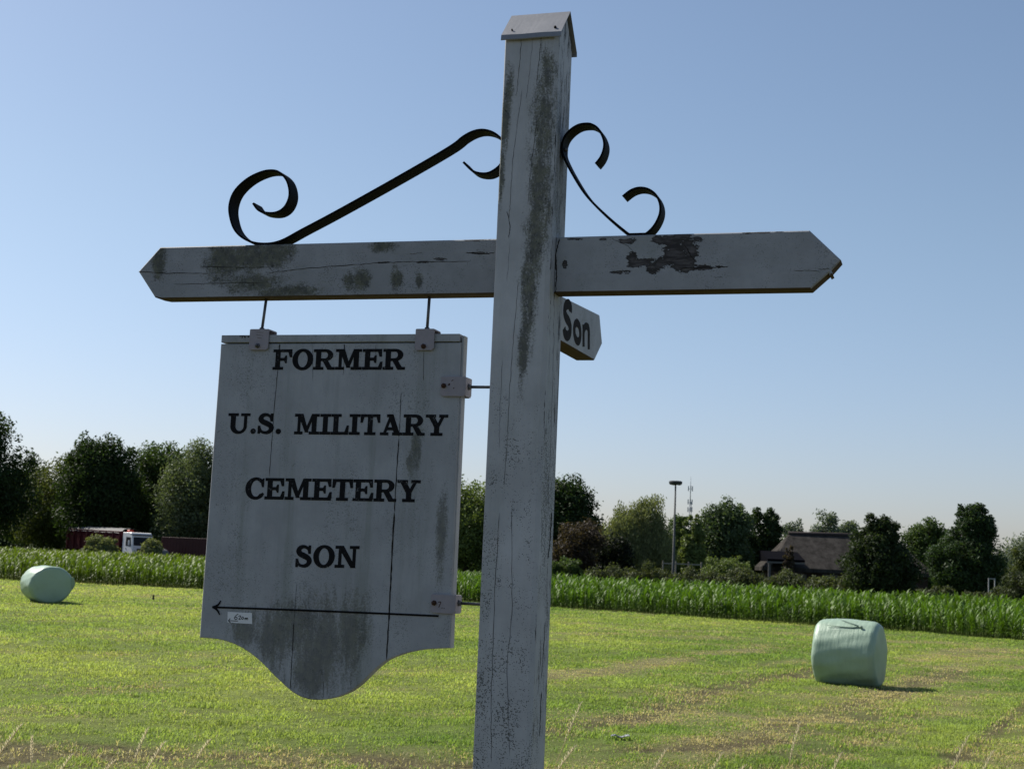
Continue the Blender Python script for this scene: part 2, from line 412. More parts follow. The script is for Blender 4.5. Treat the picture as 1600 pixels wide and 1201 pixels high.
def blades(name, mat, x, y, h, w, col, lean=.5, segs=2):
    """bent tapering blades standing on the ground"""
    N = len(x); a = rng.uniform(0, 2*np.pi, N); b = a+np.pi/2+rng.normal(0, .4, N)
    z = gz(x, y)-.01
    sx, sy = np.cos(a)*w/2, np.sin(a)*w/2
    L = rng.uniform(.1, 1, N)*lean
    dx, dy = np.cos(b)*h*L, np.sin(b)*h*L
    V = np.empty((N, 6, 3))
    for k, (f, g, wd) in enumerate(((0, 0, 1), (.35, .6, .8), (1, 1, .12))):
        for s, c in ((-1, 0), (1, 1)):
            V[:, 2*k+c, 0] = x+dx*f+s*sx*wd; V[:, 2*k+c, 1] = y+dy*f+s*sy*wd; V[:, 2*k+c, 2] = z+h*g*np.sqrt(np.maximum(1-(L*f)**2*.5, .1))
    base = np.arange(N)[:, None]*6
    Q = np.stack([base+[0, 1, 3, 2], base+[2, 3, 5, 4]], 1).reshape(-1, 4)
    return props(np_mesh(name, V.reshape(-1, 3), Q, mat, None, np.repeat(col, 6, 0)), kind='stuff')

def field_grass():
    N = 1700000
    y = np.exp(rng.uniform(math.log(8.5), math.log(71), N)); x = rng.uniform(-1, 1, N)*(.41*y+2.2)
    ok = y < np.interp(x, CORN_NEAR[:, 0], CORN_NEAR[:, 1])+.6
    x, y = x[ok], y[ok]
    c, dry, soil = field_col(x, y)
    gap = np.clip((fbm(x*1., y*.8, 1.9)-.42)*3.2+.5, .12, 1)*np.clip((fbm(x+31, y*.8, 5.2)-.40)*3.5+.5, .15, 1)
    keep = (rng.random(len(x)) > np.clip(soil*.95, 0, .85)) & (rng.random(len(x)) < gap)
    x, y, c, dry, soil = x[keep], y[keep], c[keep], dry[keep], soil[keep]
    N = len(x); r = rng.random(N)
    tuft = fbm(x*1.0, y*1.0, 2.6)
    h = rng.uniform(.02, .05, N)*(.15+2.0*tuft)*(y/14)**.25*(1-.45*np.clip(dry, 0, 1))
    w = rng.uniform(.0055, .011, N)*(y/13)**.85
    isdry = r < np.clip(dry*.75-.16+.8*soil, .01, .92)
    col = mix3(G_GREEN*1.08, G_LUSH*1.05, np.clip(fbm(x+7, y+3, .22)*2.2-.6+.02*x, 0, 1))
    col = np.where(isdry[:, None], G_STRAW[None]*1.12, col)*(rng.uniform(.68, 1.28, N)*(.75+.5*fbm(x-3, y+8, 1.1)))[:, None]*1.2
    col = col*(1+(fbm(x+90, y, .8)-.5)[:, None]*np.array([.30, .1, .15]))
    lean = np.where(isdry, 1.9, 1.55)
    blades('field_grass', M_grass, x, y, h, w, col, lean)
field_grass()

def verge_grass():
    N = 26000
    y = rng.uniform(2.2, 9.5, N); x = rng.uniform(-5.5, 5.5, N)
    dry = rng.random(N) < .45
    h = rng.uniform(.08, .28, N)
    col = np.where(dry[:, None], G_STRAW[None]*1.1, G_GREEN[None])*rng.uniform(.6, 1.3, N)[:, None]
    blades('verge_grass', M_grass, x, y, h, rng.uniform(.004, .008, N), col, .7)
verge_grass()

# ------------------------------------------------------------------ maize
def maize_plant(rg, h=1.0):
    """one young plant: arching leaves up a short stem -> verts, quads, shade"""
    V = []; Q = []; C = []
    a0 = rg.uniform(0, 6.28)
    nl = 10
    for i in range(nl):
        f = (i+1)/nl; zb = h*(.10+.62*f); L = h*(.55-.18*abs(f-.5)); el = math.radians(38+42*f+rg.uniform(-8, 8))
        a = a0+math.pi*i+rg.normal(0, .35); droop = 1.1-.5*f
        ca, sa = math.cos(a), math.sin(a); b = len(V); n = 4
        p = np.array([0, 0, zb]); e = el
        for k in range(n+1):
            wd = .036*h*(.45, 1.0, .9, .6, .06)[k]
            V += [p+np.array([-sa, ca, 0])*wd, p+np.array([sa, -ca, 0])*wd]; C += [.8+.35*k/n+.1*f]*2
            p = p+np.array([ca*math.cos(e), sa*math.cos(e), math.sin(e)])*L/n
            e -= droop*(.35+.35*k)*.75
        for k in range(n): Q.append([b+2*k, b+2*k+1, b+2*k+3, b+2*k+2])
    b = len(V)
    for z, r_ in ((0, .014), (h*.72, .008)):
        for k in range(3): V.append(np.array([r_*math.cos(k*2.09), r_*math.sin(k*2.09), z])); C.append(.8)
    for k in range(3): Q.append([b+k, b+(k+1) % 3, b+3+(k+1) % 3, b+3+k])
    return np.array(V), np.array(Q), np.array(C)
def maize():
    rg = np.random.default_rng(11); vars_ = [maize_plant(rg) for _ in range(8)]
    pts = []
    # rows follow the field edge
    near = CORN_NEAR; row = 0
    for off in np.concatenate([np.arange(0, 9, .75), np.arange(9, 75, 1.5)]):
        step = .09 if off < 4 else (.2 if off < 14 else .34)
        xs = np.arange(-60, 45, step); xs = xs+rg.uniform(-.06, .06, len(xs))
        ys = np.interp(xs, near[:, 0], near[:, 1])+off+rg.uniform(-.1, .1, len(xs))
        ok = (ys < np.interp(xs, CORN_FAR[:, 0], CORN_FAR[:, 1])) & (np.abs(xs) < .42*ys+3)
        pts.append(np.stack([xs, ys, np.full(len(xs), off)], 1)[ok])
    P = np.concatenate(pts); VV = []; QQ = []; CC = []; nb = 0
    which = rg.integers(0, len(vars_), len(P))
    for k, (V, Q, C) in enumerate(vars_):
        p = P[which == k]; n = len(p); a = rg.uniform(0, 6.28, n); s = rg.uniform(.92, 1.2, n)*(1+.06*wav(p[:, 0], p[:, 1], .3))
        s = s*np.interp(p[:, 2], [0, .8, 4, 16], [.66, .72, .84, 1.0])*(1+(.07+.10*(p[:, 2] < 8))*rg.normal(size=n).clip(-2, 1.6))
        wide = np.where(p[:, 2] < 12, 1.0, 1.25)
        X = (V[None, :, 0]*np.cos(a)[:, None]-V[None, :, 1]*np.sin(a)[:, None])*(s*wide)[:, None]+p[:, 0:1]
        Y = (V[None, :, 0]*np.sin(a)[:, None]+V[None, :, 1]*np.cos(a)[:, None])*(s*wide)[:, None]+p[:, 1:2]
        Z = V[None, :, 2]*s[:, None]*np.ones((n, 1))
        VV.append(np.stack([X, Y, Z], -1).reshape(-1, 3))
        QQ.append((Q[None]+(np.arange(n)*len(V))[:, None, None]+nb).reshape(-1, 4)); nb += n*len(V)
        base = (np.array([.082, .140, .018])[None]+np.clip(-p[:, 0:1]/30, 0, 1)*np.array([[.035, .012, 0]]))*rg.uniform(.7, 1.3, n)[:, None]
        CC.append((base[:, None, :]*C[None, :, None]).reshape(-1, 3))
    print('maize plants', len(P), 'quads', sum(map(len, QQ)))
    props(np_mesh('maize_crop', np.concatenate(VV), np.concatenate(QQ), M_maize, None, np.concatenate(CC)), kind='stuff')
maize()

# ------------------------------------------------------------------ trees and bushes
def leaves(centers, radii, n, size, colA, colB, rg, flat=1., droop=0., inner=.25):
    """n leaf quads spread over blobs; returns V, Q, C"""
    n = int(n*1.7); size = size*.76
    R = np.asarray(radii); c = np.asarray(centers); p = R**2/np.sum(R**2)
    w = rg.choice(len(c), n, p=p)
    d = rg.normal(size=(n, 3)); d /= np.linalg.norm(d, axis=1)[:, None]
    rad = R[w]*(1-np.abs(rg.normal(0, inner, n)).clip(0, .95))*(1+.17*rg.normal(size=n))
    P = c[w]+d*rad[:, None]*np.array([1, 1, flat])
    if droop: P[:, 2] -= droop*rg.random(n)**2
    nrm = d+rg.normal(0, .75, (n, 3)); nrm /= np.linalg.norm(nrm, axis=1)[:, None]
    t1 = np.cross(nrm, rg.normal(size=(n, 3))); t1 /= np.linalg.norm(t1, axis=1)[:, None]; t2 = np.cross(nrm, t1)
    if droop:
        t1 = t1*.5+np.array([0, 0, -1.]); t1 /= np.linalg.norm(t1, axis=1)[:, None]; t2 = np.cross(t1, nrm); t2 /= np.linalg.norm(t2, axis=1)[:, None]+1e-6
    sz = size*rg.uniform(.55, 1.35, n)
    a = t1*(sz*.62)[:, None]; b = t2*(sz*(.30 if not droop else .18))[:, None]
    V = np.stack([P-a, P-b*1.0+a*.1, P+a, P+b*1.0+a*.1], 1).reshape(-1, 3)
    Q = np.arange(4*n).reshape(-1, 4)
    clump = rg.random(len(c))[w]; mixv = np.clip(.55*clump+.45*rg.random(n), 0, 1)[:, None]
    col = (np.array(colA)*(1-mixv)+np.array(colB)*mixv)*rg.uniform(.75, 1.25, n)[:, None]
    return V, Q, np.repeat(col, 4, 0)

def crown_blobs(env, k, rg, rel=(.16, .30)):
    """env: ellipsoids (x,z,rx,rz,depth) about the trunk; leaf clumps packed inside each of them, smaller towards the skin"""
    C = []; R = []
    vol = np.array([e[2]*e[3] for e in env]); cnt = np.maximum(9, np.round(k*1.5*vol/vol.sum())).astype(int)
    for (x, z, rx, rz, ry), n in zip(env, cnt):
        mn = min(rx, rz)
        C.append((x, 0, z)); R.append(mn*.62)
        for _ in range(3):
            d = rg.normal(size=3); d /= np.linalg.norm(d); C.append((x+d[0]*rx*.42, d[1]*ry*.42, z+d[2]*rz*.42)); R.append(mn*.45)
        for _ in range(n):
            d = rg.normal(size=3); d /= np.linalg.norm(d); f = rg.uniform(.72, 1.0); r_ = rg.uniform(*rel)*mn*1.25
            C.append((x+d[0]*f*(rx-r_*.75), d[1]*f*(ry-r_*.75), z+d[2]*f*(rz-r_*.75))); R.append(r_)
    return np.array(C), np.array(R)

DARK = ((.020, .036, .012), (.040, .068, .020)); MID = ((.036, .062, .020), (.085, .125, .038))
LIGHT = ((.080, .115, .036), (.165, .205, .070)); OLIVE = ((.115, .135, .060), (.215, .230, .115))
COPPER = ((.034, .026, .020), (.072, .054, .040)); HAZED = ((.08, .105, .08), (.14, .17, .125)); YELL = ((.045, .062, .018), (.105, .122, .040))  # pale haze is put into the leaf colour of the far trees
def tree(name, label, cat, Y, x0, x1, top, pal, n=9000, size=.34, blobs=45, skirt=.25, env=None, seed=0, trunk=True, droop=0., depth=.8, inner=.25, group=None, rel=(.10, .32)):
    """a tree that spans photo columns x0..x1 with its top at row top, standing Y metres away"""
    rg = np.random.default_rng(100+seed)
    xc = (x0+x1)/2; b = at(xc, top, Y); X, h = b[0], b[2]; wd = (x1-x0)/F*Y
    root = empty(name, label, cat, (X, Y, 0), 0, group)
    if env is None:
        zb = skirt
        env = [(0, (h+zb)/2, wd*.5, (h-zb)/2, wd*.5*depth), (-wd*.12, h*.36, wd*.45, h*.34, wd*.4*depth), (wd*.16, h*.70, wd*.30, h*.27, wd*.3*depth)]
    else:   # relative: x in half widths, z in heights
        env = [(e[0]*wd/2, e[1]*h, e[2]*wd/2, e[3]*h, e[2]*wd/2*depth) for e in env]
    c, R = crown_blobs(env, blobs, rg, rel)
    lo = c[:, 2]-R < .1; c[lo, 2] = (R+.1)[lo]
    ztop = (c[:, 2]+R).max(); c[:, 2] *= h/ztop*.985
    V, Q, C = leaves(c, R, n, size, pal[0], pal[1], rg, 1., droop, inner)
    V[:, 2] = np.maximum(V[:, 2], .03)
    if trunk:
        mb = MB(); th = h*.72; r0 = max(.09, h*.022)
        wob = [(rg.normal(0, .03*th*i/5), rg.normal(0, .03*th*i/5), th*i/5) for i in range(6)]; wob[0] = (0, 0, -.05)
        mb.tube(wob, [r0*(1.25, .95, .8, .62, .42, .2)[i] for i in range(6)], 9)
        for j in range(9):
            k = rg.integers(0, len(c)); s = wob[1+j % 4]; e = c[k]
            md = [(s[i]+e[i])/2+rg.normal(0, .04*h)*(i < 2) for i in range(3)]
            mb.tube([s, md, tuple(e)], [r0*.42, r0*.28, r0*.08], 6)
        mb.build('trunk', M_bark, root)
        np_mesh('crown', V, Q, M_leaf, root, C)
    else:
        mb = MB()
        for j in range(7):
            e = c[rg.integers(0, len(c))]
            mb.tube([(rg.normal(0, .12), rg.normal(0, .12), -.03), tuple(e*np.array([.5, .5, .5])), tuple(e)], [.035, .025, .01], 5)
        mb.build('stem', M_bark, root)
        np_mesh('foliage', V, Q, M_leaf, root, C)
    return root

BT = 'broad trees beyond the maize'
tree('broadleaf_tree', 'tall dark broad tree at the left edge of the photo, highest crown on the left', 'tree', 152, -150, 84, 630, DARK, 30000, .36, 90,
     env=[(-.1, .62, .72, .36), (0, .35, 1, .35), (.5, .5, .48, .3), (.22, .80, .42, .20)], seed=1)
tree('broadleaf_tree', 'yellow-green tree between the tall left-edge tree and the dark oak', 'tree', 168, 30, 178, 701, YELL, 18000, .36, 60, seed=2)
tree('oak_tree', 'dark oak with a bumpy multi-topped crown behind the red tipper truck', 'tree', 156, 88, 240, 670, DARK, 30000, .36, 85,
     env=[(0, .42, 1, .42), (-.1, .62, .8, .3), (-.4, .8, .36, .17), (.1, .82, .34, .18), (.45, .76, .38, .2)], seed=3)
tree('broadleaf_tree', 'mid green tree filling the gap right of the tall left-edge tree, behind the yellow-green one', 'tree', 176, -10, 112, 716, MID, 12000, .36, 55, seed=51)
tree('broadleaf_tree', 'mid green tree between the round tree above the cab and the pale willow', 'tree', 174, 244, 344, 698, MID, 12000, .36, 55, seed=52)
tree('oak_tree', 'dark green round tree directly above the white truck cab', 'tree', 160, 186, 306, 684, MID, 22000, .36, 60, seed=4)
tree('willow_tree', 'pale grey-green willow beside the left edge of the hanging sign', 'tree', 152, 246, 384, 680, ((.07, .095, .050), (.14, .17, .095)), 20000, .3, 75, seed=5)
tree('broadleaf_tree', 'dark tree hidden behind the left part of the hanging sign', 'tree', 152, 325, 492, 690, DARK, 12000, .4, 60, seed=6)
tree('broadleaf_tree', 'mid green tree hidden behind the middle of the hanging sign', 'tree', 141, 430, 612, 712, MID, 12000, .4, 60, seed=7)
tree('broadleaf_tree', 'dark tree hidden behind the right part of the hanging sign', 'tree', 137, 552, 722, 726, DARK, 12000, .4, 60, seed=8)
tree('broadleaf_tree', 'light green tree seen in the gap between hanging sign and post', 'tree', 129, 660, 808, 741, LIGHT, 16000, .3, 70, seed=9)
tree('oak_tree', 'large dark oak just right of the white signpost', 'tree', 122, 775, 958, 733, DARK, 26000, .3, 85,
     env=[(0, .5, .95, .45), (.25, .75, .5, .25), (-.35, .7, .5, .28)], seed=10)
tree('copper_bush', 'reddish brown bush in front of the large dark oak right of the post', 'bush', 108, 858, 952, 806, COPPER, 9000, .22, 45, .05, seed=11, trunk=False)
tree('willow_shade', 'near-black conical foliage added for the shade between the copper bush and the pale willow', 'bush', 112, 915, 1000, 826, ((.010, .014, .009), (.018, .024, .012)), 6000, .24, 40, .0, seed=12, trunk=False)  # near-black leaves added to stand in for the shade of the willow
tree('willow_tree', 'pale olive weeping willow left of the lamp mast', 'tree', 116, 940, 1062, 766, OLIVE, 26000, .26, 85, env=[(.25, .72, .55, .28), (-.2, .55, .8, .35), (.3, .4, .75, .38), (-.55, .62, .3, .28)], seed=13, droop=.8)
tree('broadleaf_tree', 'dark distant tree directly behind the lamp mast', 'tree', 150, 1022, 1100, 800, MID, 9000, .34, 45, seed=14)
tree('ivy_tree', 'narrow light green ivy-clad tree below the telecom tower', 'tree', 117, 1062, 1104, 800, LIGHT, 9000, .24, 40, seed=15)
tree('chestnut_tree', 'big round horse chestnut with pale leaf clusters right of the lamp mast', 'tree', 122, 1076, 1186, 772, ((.030, .055, .022), (.115, .155, .080)), 24000, .28, 80, seed=16)
tree('broadleaf_tree', 'dark round tree between the chestnut and the thatched farmhouse', 'tree', 128, 1152, 1228, 789, DARK, 14000, .3, 60, seed=17)
tree('distant_tree', 'small pale far tree over the left end of the thatched roof', 'tree', 205, 1218, 1262, 807, HAZED, 5000, .4, 35, seed=18, rel=(.3, .42))
tree('distant_tree', 'taller pale far tree over the middle of the thatched roof', 'tree', 195, 1264, 1318, 792, HAZED, 7000, .38, 45, seed=19, rel=(.3, .42))
tree('distant_tree', 'pale far tree peeping out left of the dark oak before the farmhouse', 'tree', 200, 1302, 1348, 808, HAZED, 5000, .4, 35, seed=20, rel=(.3, .42))
tree('oak_tree', 'dark bushy oak in front of the farmhouse, foliage down to the maize', 'tree', 83.5, 1310, 1447, 798, ((.018, .030, .012), (.042, .062, .022)), 30000, .2, 110,
     env=[(0, .38, 1, .38), (-.1, .62, .72, .3), (-.15, .85, .38, .15), (.05, .8, .42, .18)], skirt=.1, seed=21, rel=(.14, .26))
tree('broadleaf_tree', 'green tree behind the right end of the farmhouse, left of the large dark cedar', 'tree', 142, 1405, 1490, 804, MID, 12000, .32, 55, seed=22)
tree('cedar_tree', 'large dark cedar with several pointed tops near the right edge', 'tree', 110, 1444, 1572, 781, ((.022, .042, .016), (.045, .075, .028)), 30000, .24, 110,
     env=[(0, .36, 1, .36), (.2, .68, .62, .28), (.3, .86, .28, .14), (-.05, .84, .22, .14), (.55, .75, .25, .16)], skirt=.1, seed=23, rel=(.13, .25))
tree('distant_tree', 'pale hazy tree at the right edge behind the cedar', 'tree', 150, 1555, 1690, 829, HAZED, 12000, .34, 60, seed=24, rel=(.3, .42))
tree('yellow_bush', 'yellow-green bush at the right edge beside the cedar', 'bush', 118, 1566, 1612, 852, YELL, 4000, .22, 30, .05, seed=25, trunk=False)
tree('low_bush', 'olive bush at the right edge beside the maize', 'bush', 80, 1556, 1650, 888, ((.03, .04, .018), (.062, .078, .032)), 9000, .16, 45, .02, seed=26, trunk=False)
tree('clipped_bush', 'broad mounded light green bush between chestnut and hedge', 'bush', 104, 1090, 1178, 865, LIGHT, 8000, .18, 40, .05, seed=27, trunk=False)
tree('roadside_bush', 'pale bush in front of the red tipper body', 'bush', 141, 132, 190, 834, OLIVE, 6000, .24, 35, .05, seed=28, trunk=False)
tree('roadside_bush', 'small pale bush right in front of the white truck cab', 'bush', 139.5, 218, 258, 838, OLIVE, 3500, .22, 26, .05, seed=29, trunk=False)
tree('low_bush', 'dark low bush below the reddish copper bush beside the post', 'bush', 104, 840, 925, 868, MID, 6000, .2, 36, .02, seed=30, trunk=False)
tree('climbing_shrub', 'reddish climbing shrub at the left corner of the thatched farmhouse', 'bush', 107, 1222, 1244, 850, COPPER, 2500, .2, 22, .1, seed=31, trunk=False)

def hedge(label, pts, h, wd, n, size, pal, seed):
    """a shaggy hedge along a line of ground points"""
    rg = np.random.default_rng(seed); pts = np.array(pts)
    o = pts[0]; root = empty('hedge', label, 'hedge', (o[0], o[1], 0))
    seg = np.cumsum([0]+[np.linalg.norm(b-a) for a, b in zip(pts[:-1], pts[1:])]); L = seg[-1]
    k = int(L/.5); s = np.linspace(0, L, k); cx = np.interp(s, seg, pts[:, 0])-o[0]; cy = np.interp(s, seg, pts[:, 1])-o[1]
    C = []; R = []
    for i in range(k):
        hh = h*(1+.12*math.sin(i*.9)+rg.normal(0, .07))
        for _ in range(3):
            r_ = rg.uniform(.28, .5)*wd; C.append((cx[i]+rg.normal(0, .25), cy[i]+rg.normal(0, wd*.25), rg.uniform(.25*hh, max(.3*hh, hh-r_)))); R.append(r_)
        if i % 3 == 0: MB().tube([(cx[i], cy[i], -.03), (cx[i]+.1, cy[i], hh*.7)], [.04, .015], 5).build('stem', M_bark, root)
    V, Q, Cc = leaves(C, R, n, size, pal[0], pal[1], rg); V[:, 2] = np.maximum(V[:, 2], .02)
    np_mesh('foliage', V, Q, M_leaf, root, Cc)
HG = ((.040, .050, .022), (.095, .112, .050))
A = [at(x, 900, y)[:2] for x, y in ((926, 101.5), (1050, 98), (1180, 94), (1322, 89))]
hedge('long shaggy olive hedge along the far edge of the maize, from willow to dark oak', A, 2.0, 1.3, 38000, .17, HG, 41)
A = [at(x, 915, y)[:2] for x, y in ((1432, 86), (1500, 84), (1566, 82))]
hedge('low short hedge between the dark oak and the right edge', A, 1.6, 1.0, 14000, .15, HG, 42)

def woodland():
    rg = np.random.default_rng(5); C = []; R = []
    for x in np.arange(-150, 160, 1.5):
        y = (195 if x < -8 else 235)+rg.uniform(-6, 6)
        hh = np.interp(x, [-150, -20, 0, 12, 30, 60, 160], [12, 12, 11.5, 9.5, 8.2, 7, 7])*(1+.12*math.sin(x*.41)+.10*math.sin(x*.93+1))
        for _ in range(6):
            r_ = rg.uniform(1.1, 2.2); C.append((x+rg.normal(0, 1), y+rg.normal(0, 2), max(1, hh-r_)*rg.random()**1.3)); R.append(r_)
    V, Q, Cc = leaves(C, R, 150000, .75, (.028, .042, .022), (.055, .075, .04), rg); V[:, 2] = np.maximum(V[:, 2], .02)
    props(np_mesh('far_woodland', V, Q, M_leaf, None, Cc), kind='stuff')
woodland()

# ------------------------------------------------------------------ thatched farmhouse
def farmhouse():
    t = NT('thatch'); co = t.obj(); n1 = t.ramp(t.noise(co, 1.6, 7, .75, (1, 1, .35)), .3, .7); n2 = t.noise(co, 30, 4, .7, (1, 1, .2))
    t.set(t.mix(n1, (.026, .024, .022), (.066, .060, .055)), 1, .03); t.bump(n2, .6, .05); thatch = t.m
    brick = simple('brick_wall', (.05, .036, .030), .9, .1, 0, .3, 12, .3); dark = simple('dark_glass', (.012, .013, .016), .2, .5, 0, .2, 5, 0)
    white = simple('white_trim', (.085, .083, .085), .6, .3, 0, .1, 10, 0)
    Y = 118.; p = lambda x, y, d=0: at(x, y, Y+d)
    xl, xr = p(1206, 880)[0], p(1462, 880)[0]; ze = 2.35; zr = p(1280, 833)[2]
    cx = (xl+xr)/2; root = empty('farmhouse', 'low farmhouse with a big dark thatched roof, half hidden by the dark oak', 'house', (cx, Y+4, 0))
    hw = (xr-xl)/2; D = 4.0
    MB().box(-hw+.5, -D+.5, 0, hw-.5, D-.5, ze-.03).build('wall', brick, root)
    rl, rr = p(1234, 833, 4)[0]-cx, hw-2.6
    v = [(-hw, -D, ze), (hw, -D, ze), (hw, D, ze), (-hw, D, ze), (rl, 0, zr), (rr, 0, zr)]
    vb = [(x, y, z-.32) for x, y, z in v[:4]]
    rf = MB().add(v+vb, [(0, 1, 5, 4), (1, 2, 5), (2, 3, 4, 5), (3, 0, 4), (0, 6, 7, 1), (1, 7, 8, 2), (2, 8, 9, 3), (3, 9, 6, 0), (6, 9, 8, 7)]).build('roof', thatch, root)
    MB().tube([(rl-.1, 0, zr+.02), ((rl+rr)/2, 0, zr+.08), (rr+.1, 0, zr+.02)], .16, 8).build('ridge', simple('ridge_tiles', (.05, .042, .042), .95, .05, 0, .3, 6, .3), rf)
    for (a, b_, za, zb) in ((1287, 1312, .25, 1.95), (1330, 1345, .9, 1.9), (1250, 1262, .9, 1.85)):
        x0, x1 = p(a, 890)[0]-cx, p(b_, 890)[0]-cx
        w = MB().box(x0, -D+.44, za, x1, -D+.498, zb).build('window', white, root)
        MB().box(x0+.08, -D+.425, za+.08, x1-.08, -D+.438, zb-.08).build('pane', dark, w)
    # low wing on the left
    wx0, wx1 = p(1189, 880)[0]-cx, p(1246, 880)[0]-cx
    MB().box(wx0+.9, -D-2.2, 0, wx1, -D+.49, 2.0).build('wing_wall', brick, root)
    zt = p(1200, 862)[2]; z0 = p(1200, 876, -2)[2]
    MB().prism([(-D-2.9, z0), (-D-2.9, z0+.18), (-D+.2, zt+.1), (-D+.9, zt+.1), (-D+.9, z0)], 'x', wx0, wx1).build('wing_roof', simple('shaded_tiles', (.003, .003, .005), 1, .03, 0, .3, 8, .3), root)  # tree shade over the wing is put into the tile colour
    MB().box(wx0-.05, -D-3.0, z0-.16, wx1+.02, -D-2.9, z0-.02).build('gutter', white, root)
    MB().box(wx0+.1, -D-2.85, 0, wx0+.28, -D-2.68, z0-.16).build('porch_post', white, root)
    MB().box(wx0+1.3, -D-2.25, 0, wx1-.5, -D-2.203, 1.8).build('barn_door', dark, root)
farmhouse()

# ------------------------------------------------------------------ lamp mast, telecom tower, small garden things
def lamp_mast():
    b = at(1051.5, 900, 99.0); root = empty('lamp_mast', 'tall grey lamp mast with a flat round dark head standing behind the maize', 'lamp', (b[0], 99., 0))
    zt = at(1056, 757, 99)[2]
    MB().tube([(0, 0, -.1), (0, 0, .8), (0, 0, zt)], [.105, .10, .055], 14).build('pole', simple('galvanised', (.085, .088, .088), .7, .2, .1, .2, 10, 0), root)
    hd = simple('lamp_housing', (.030, .032, .034), .5, .4, 0, .2, 10, 0)
    prof = [(.0, .30), (.38, .285), (.455, .25), (.47, .18), (.44, .06), (.40, .03), (.12, .0), (0, 0)]
    mb = MB(); n = 28
    vs = [(r_*math.cos(6.2832*k/n), r_*math.sin(6.2832*k/n), zt-.02+z) for r_, z in prof for k in range(n)]
    mb.add(vs, [(i*n+k, i*n+(k+1) % n, i*n+n+(k+1) % n, i*n+n+k) for i in range(len(prof)-1) for k in range(n)])
    h = mb.build('lamp_head', hd, root)
    for k in range(4):
        a = k*math.pi/2+.4; c, s = math.cos(a)*.27, math.sin(a)*.27
        MB().box(c-.09, s-.09, zt-.028, c+.09, s+.09, zt+.006).build('luminaire', simple('luminaire_glass', (.45, .45, .42), .2, .5, 0, .1, 5, 0), h)
    MB().box(-.11, -.17, .45, .11, -.12, .95).build('hatch', hd, root)
lamp_mast()
def tower():
    Y = 620.; b = at(1078, 800, Y); zt = at(1080, 744, Y)[2]
    root = empty('telecom_tower', 'thin grey telecom tower with stacked antennas far beyond the trees', 'tower', (b[0], Y, 0))
    g = simple('tower_steel', (.24, .27, .30), .6, .3, 0, .2, 1, 0); mb = MB()
    for k in range(3):
        a = k*2.0944; mb.tube([(1.3*math.cos(a), 1.3*math.sin(a), 0), (.45*math.cos(a), .45*math.sin(a), zt-11)], .13, 6)
    for i in range(24):
        z = i*(zt-12)/24; r0 = 1.3-.85*i/24; r1 = 1.3-.85*(i+1)/24; z1 = z+(zt-12)/24
        for k in range(3):
            a, b2 = k*2.0944, (k+1)*2.0944
            mb.tube([(r0*math.cos(a), r0*math.sin(a), z), (r1*math.cos(b2), r1*math.sin(b2), z1)], .06, 4)
    mb.build('lattice', g, root)
    MB().tube([(0, 0, zt-12), (0, 0, zt-5), (0, 0, zt)], [.2, .14, .05], 8).build('mast', g, root)
    for z in (zt-15.5, zt-12.2, zt-6.4):
        for k in range(3):
            a = k*2.0944+.5; c, s = 1.0*math.cos(a), 1.0*math.sin(a)
            ant = MB().box(c-.2, s-.2, z, c+.2, s+.2, z+2.2, 0, .05); ant.tube([(c, s, z+1), (0, 0, z+1)], .07, 5)
            ant.build('antenna', g, root)
tower()
def rail_fence():
    a = at(1036, 880, 108); b = at(1096, 880, 108); root = empty('rail_fence', 'pale wooden rail fence behind the hedge near the lamp mast', 'fence', (a[0], 108, 0))
    w = simple('weathered_rail', (.22, .20, .17), .8, .2, 0, .2, 8, .1); L = b[0]-a[0]
    for k in range(4): MB().box(L*k/3-.05, -.05, 0, L*k/3+.05, .05, 2.45).build('post', w, root)
    for z in (1.3, 2.2): MB().box(.06, -.09, z, L-.06, -.052, z+.1).build('rail', w, root)
rail_fence()
def trellis():
    Y = 96.; a = at(1544, 900, Y); b = at(1555, 900, Y); zt = at(1549, 903, Y)[2]
    root = empty('garden_trellis', 'small white garden trellis frame below the cedar at the right', 'trellis', (a[0], Y, 0)); L = b[0]-a[0]
    w = simple('white_wood', (.30, .30, .30), .6, .3, 0, .1, 8, 0)
    f = MB()
    for x in (0, L-.06): f.box(x, -.03, 0, x+.06, .03, zt)
    f.box(.061, -.03, zt-.06, L-.061, .03, zt); f.build('frame', w, root)
    for z in (.45, .9, 1.3): MB().box(.061, -.02, z, L-.061, .02, z+.05).build('rung', w, root)
trellis()

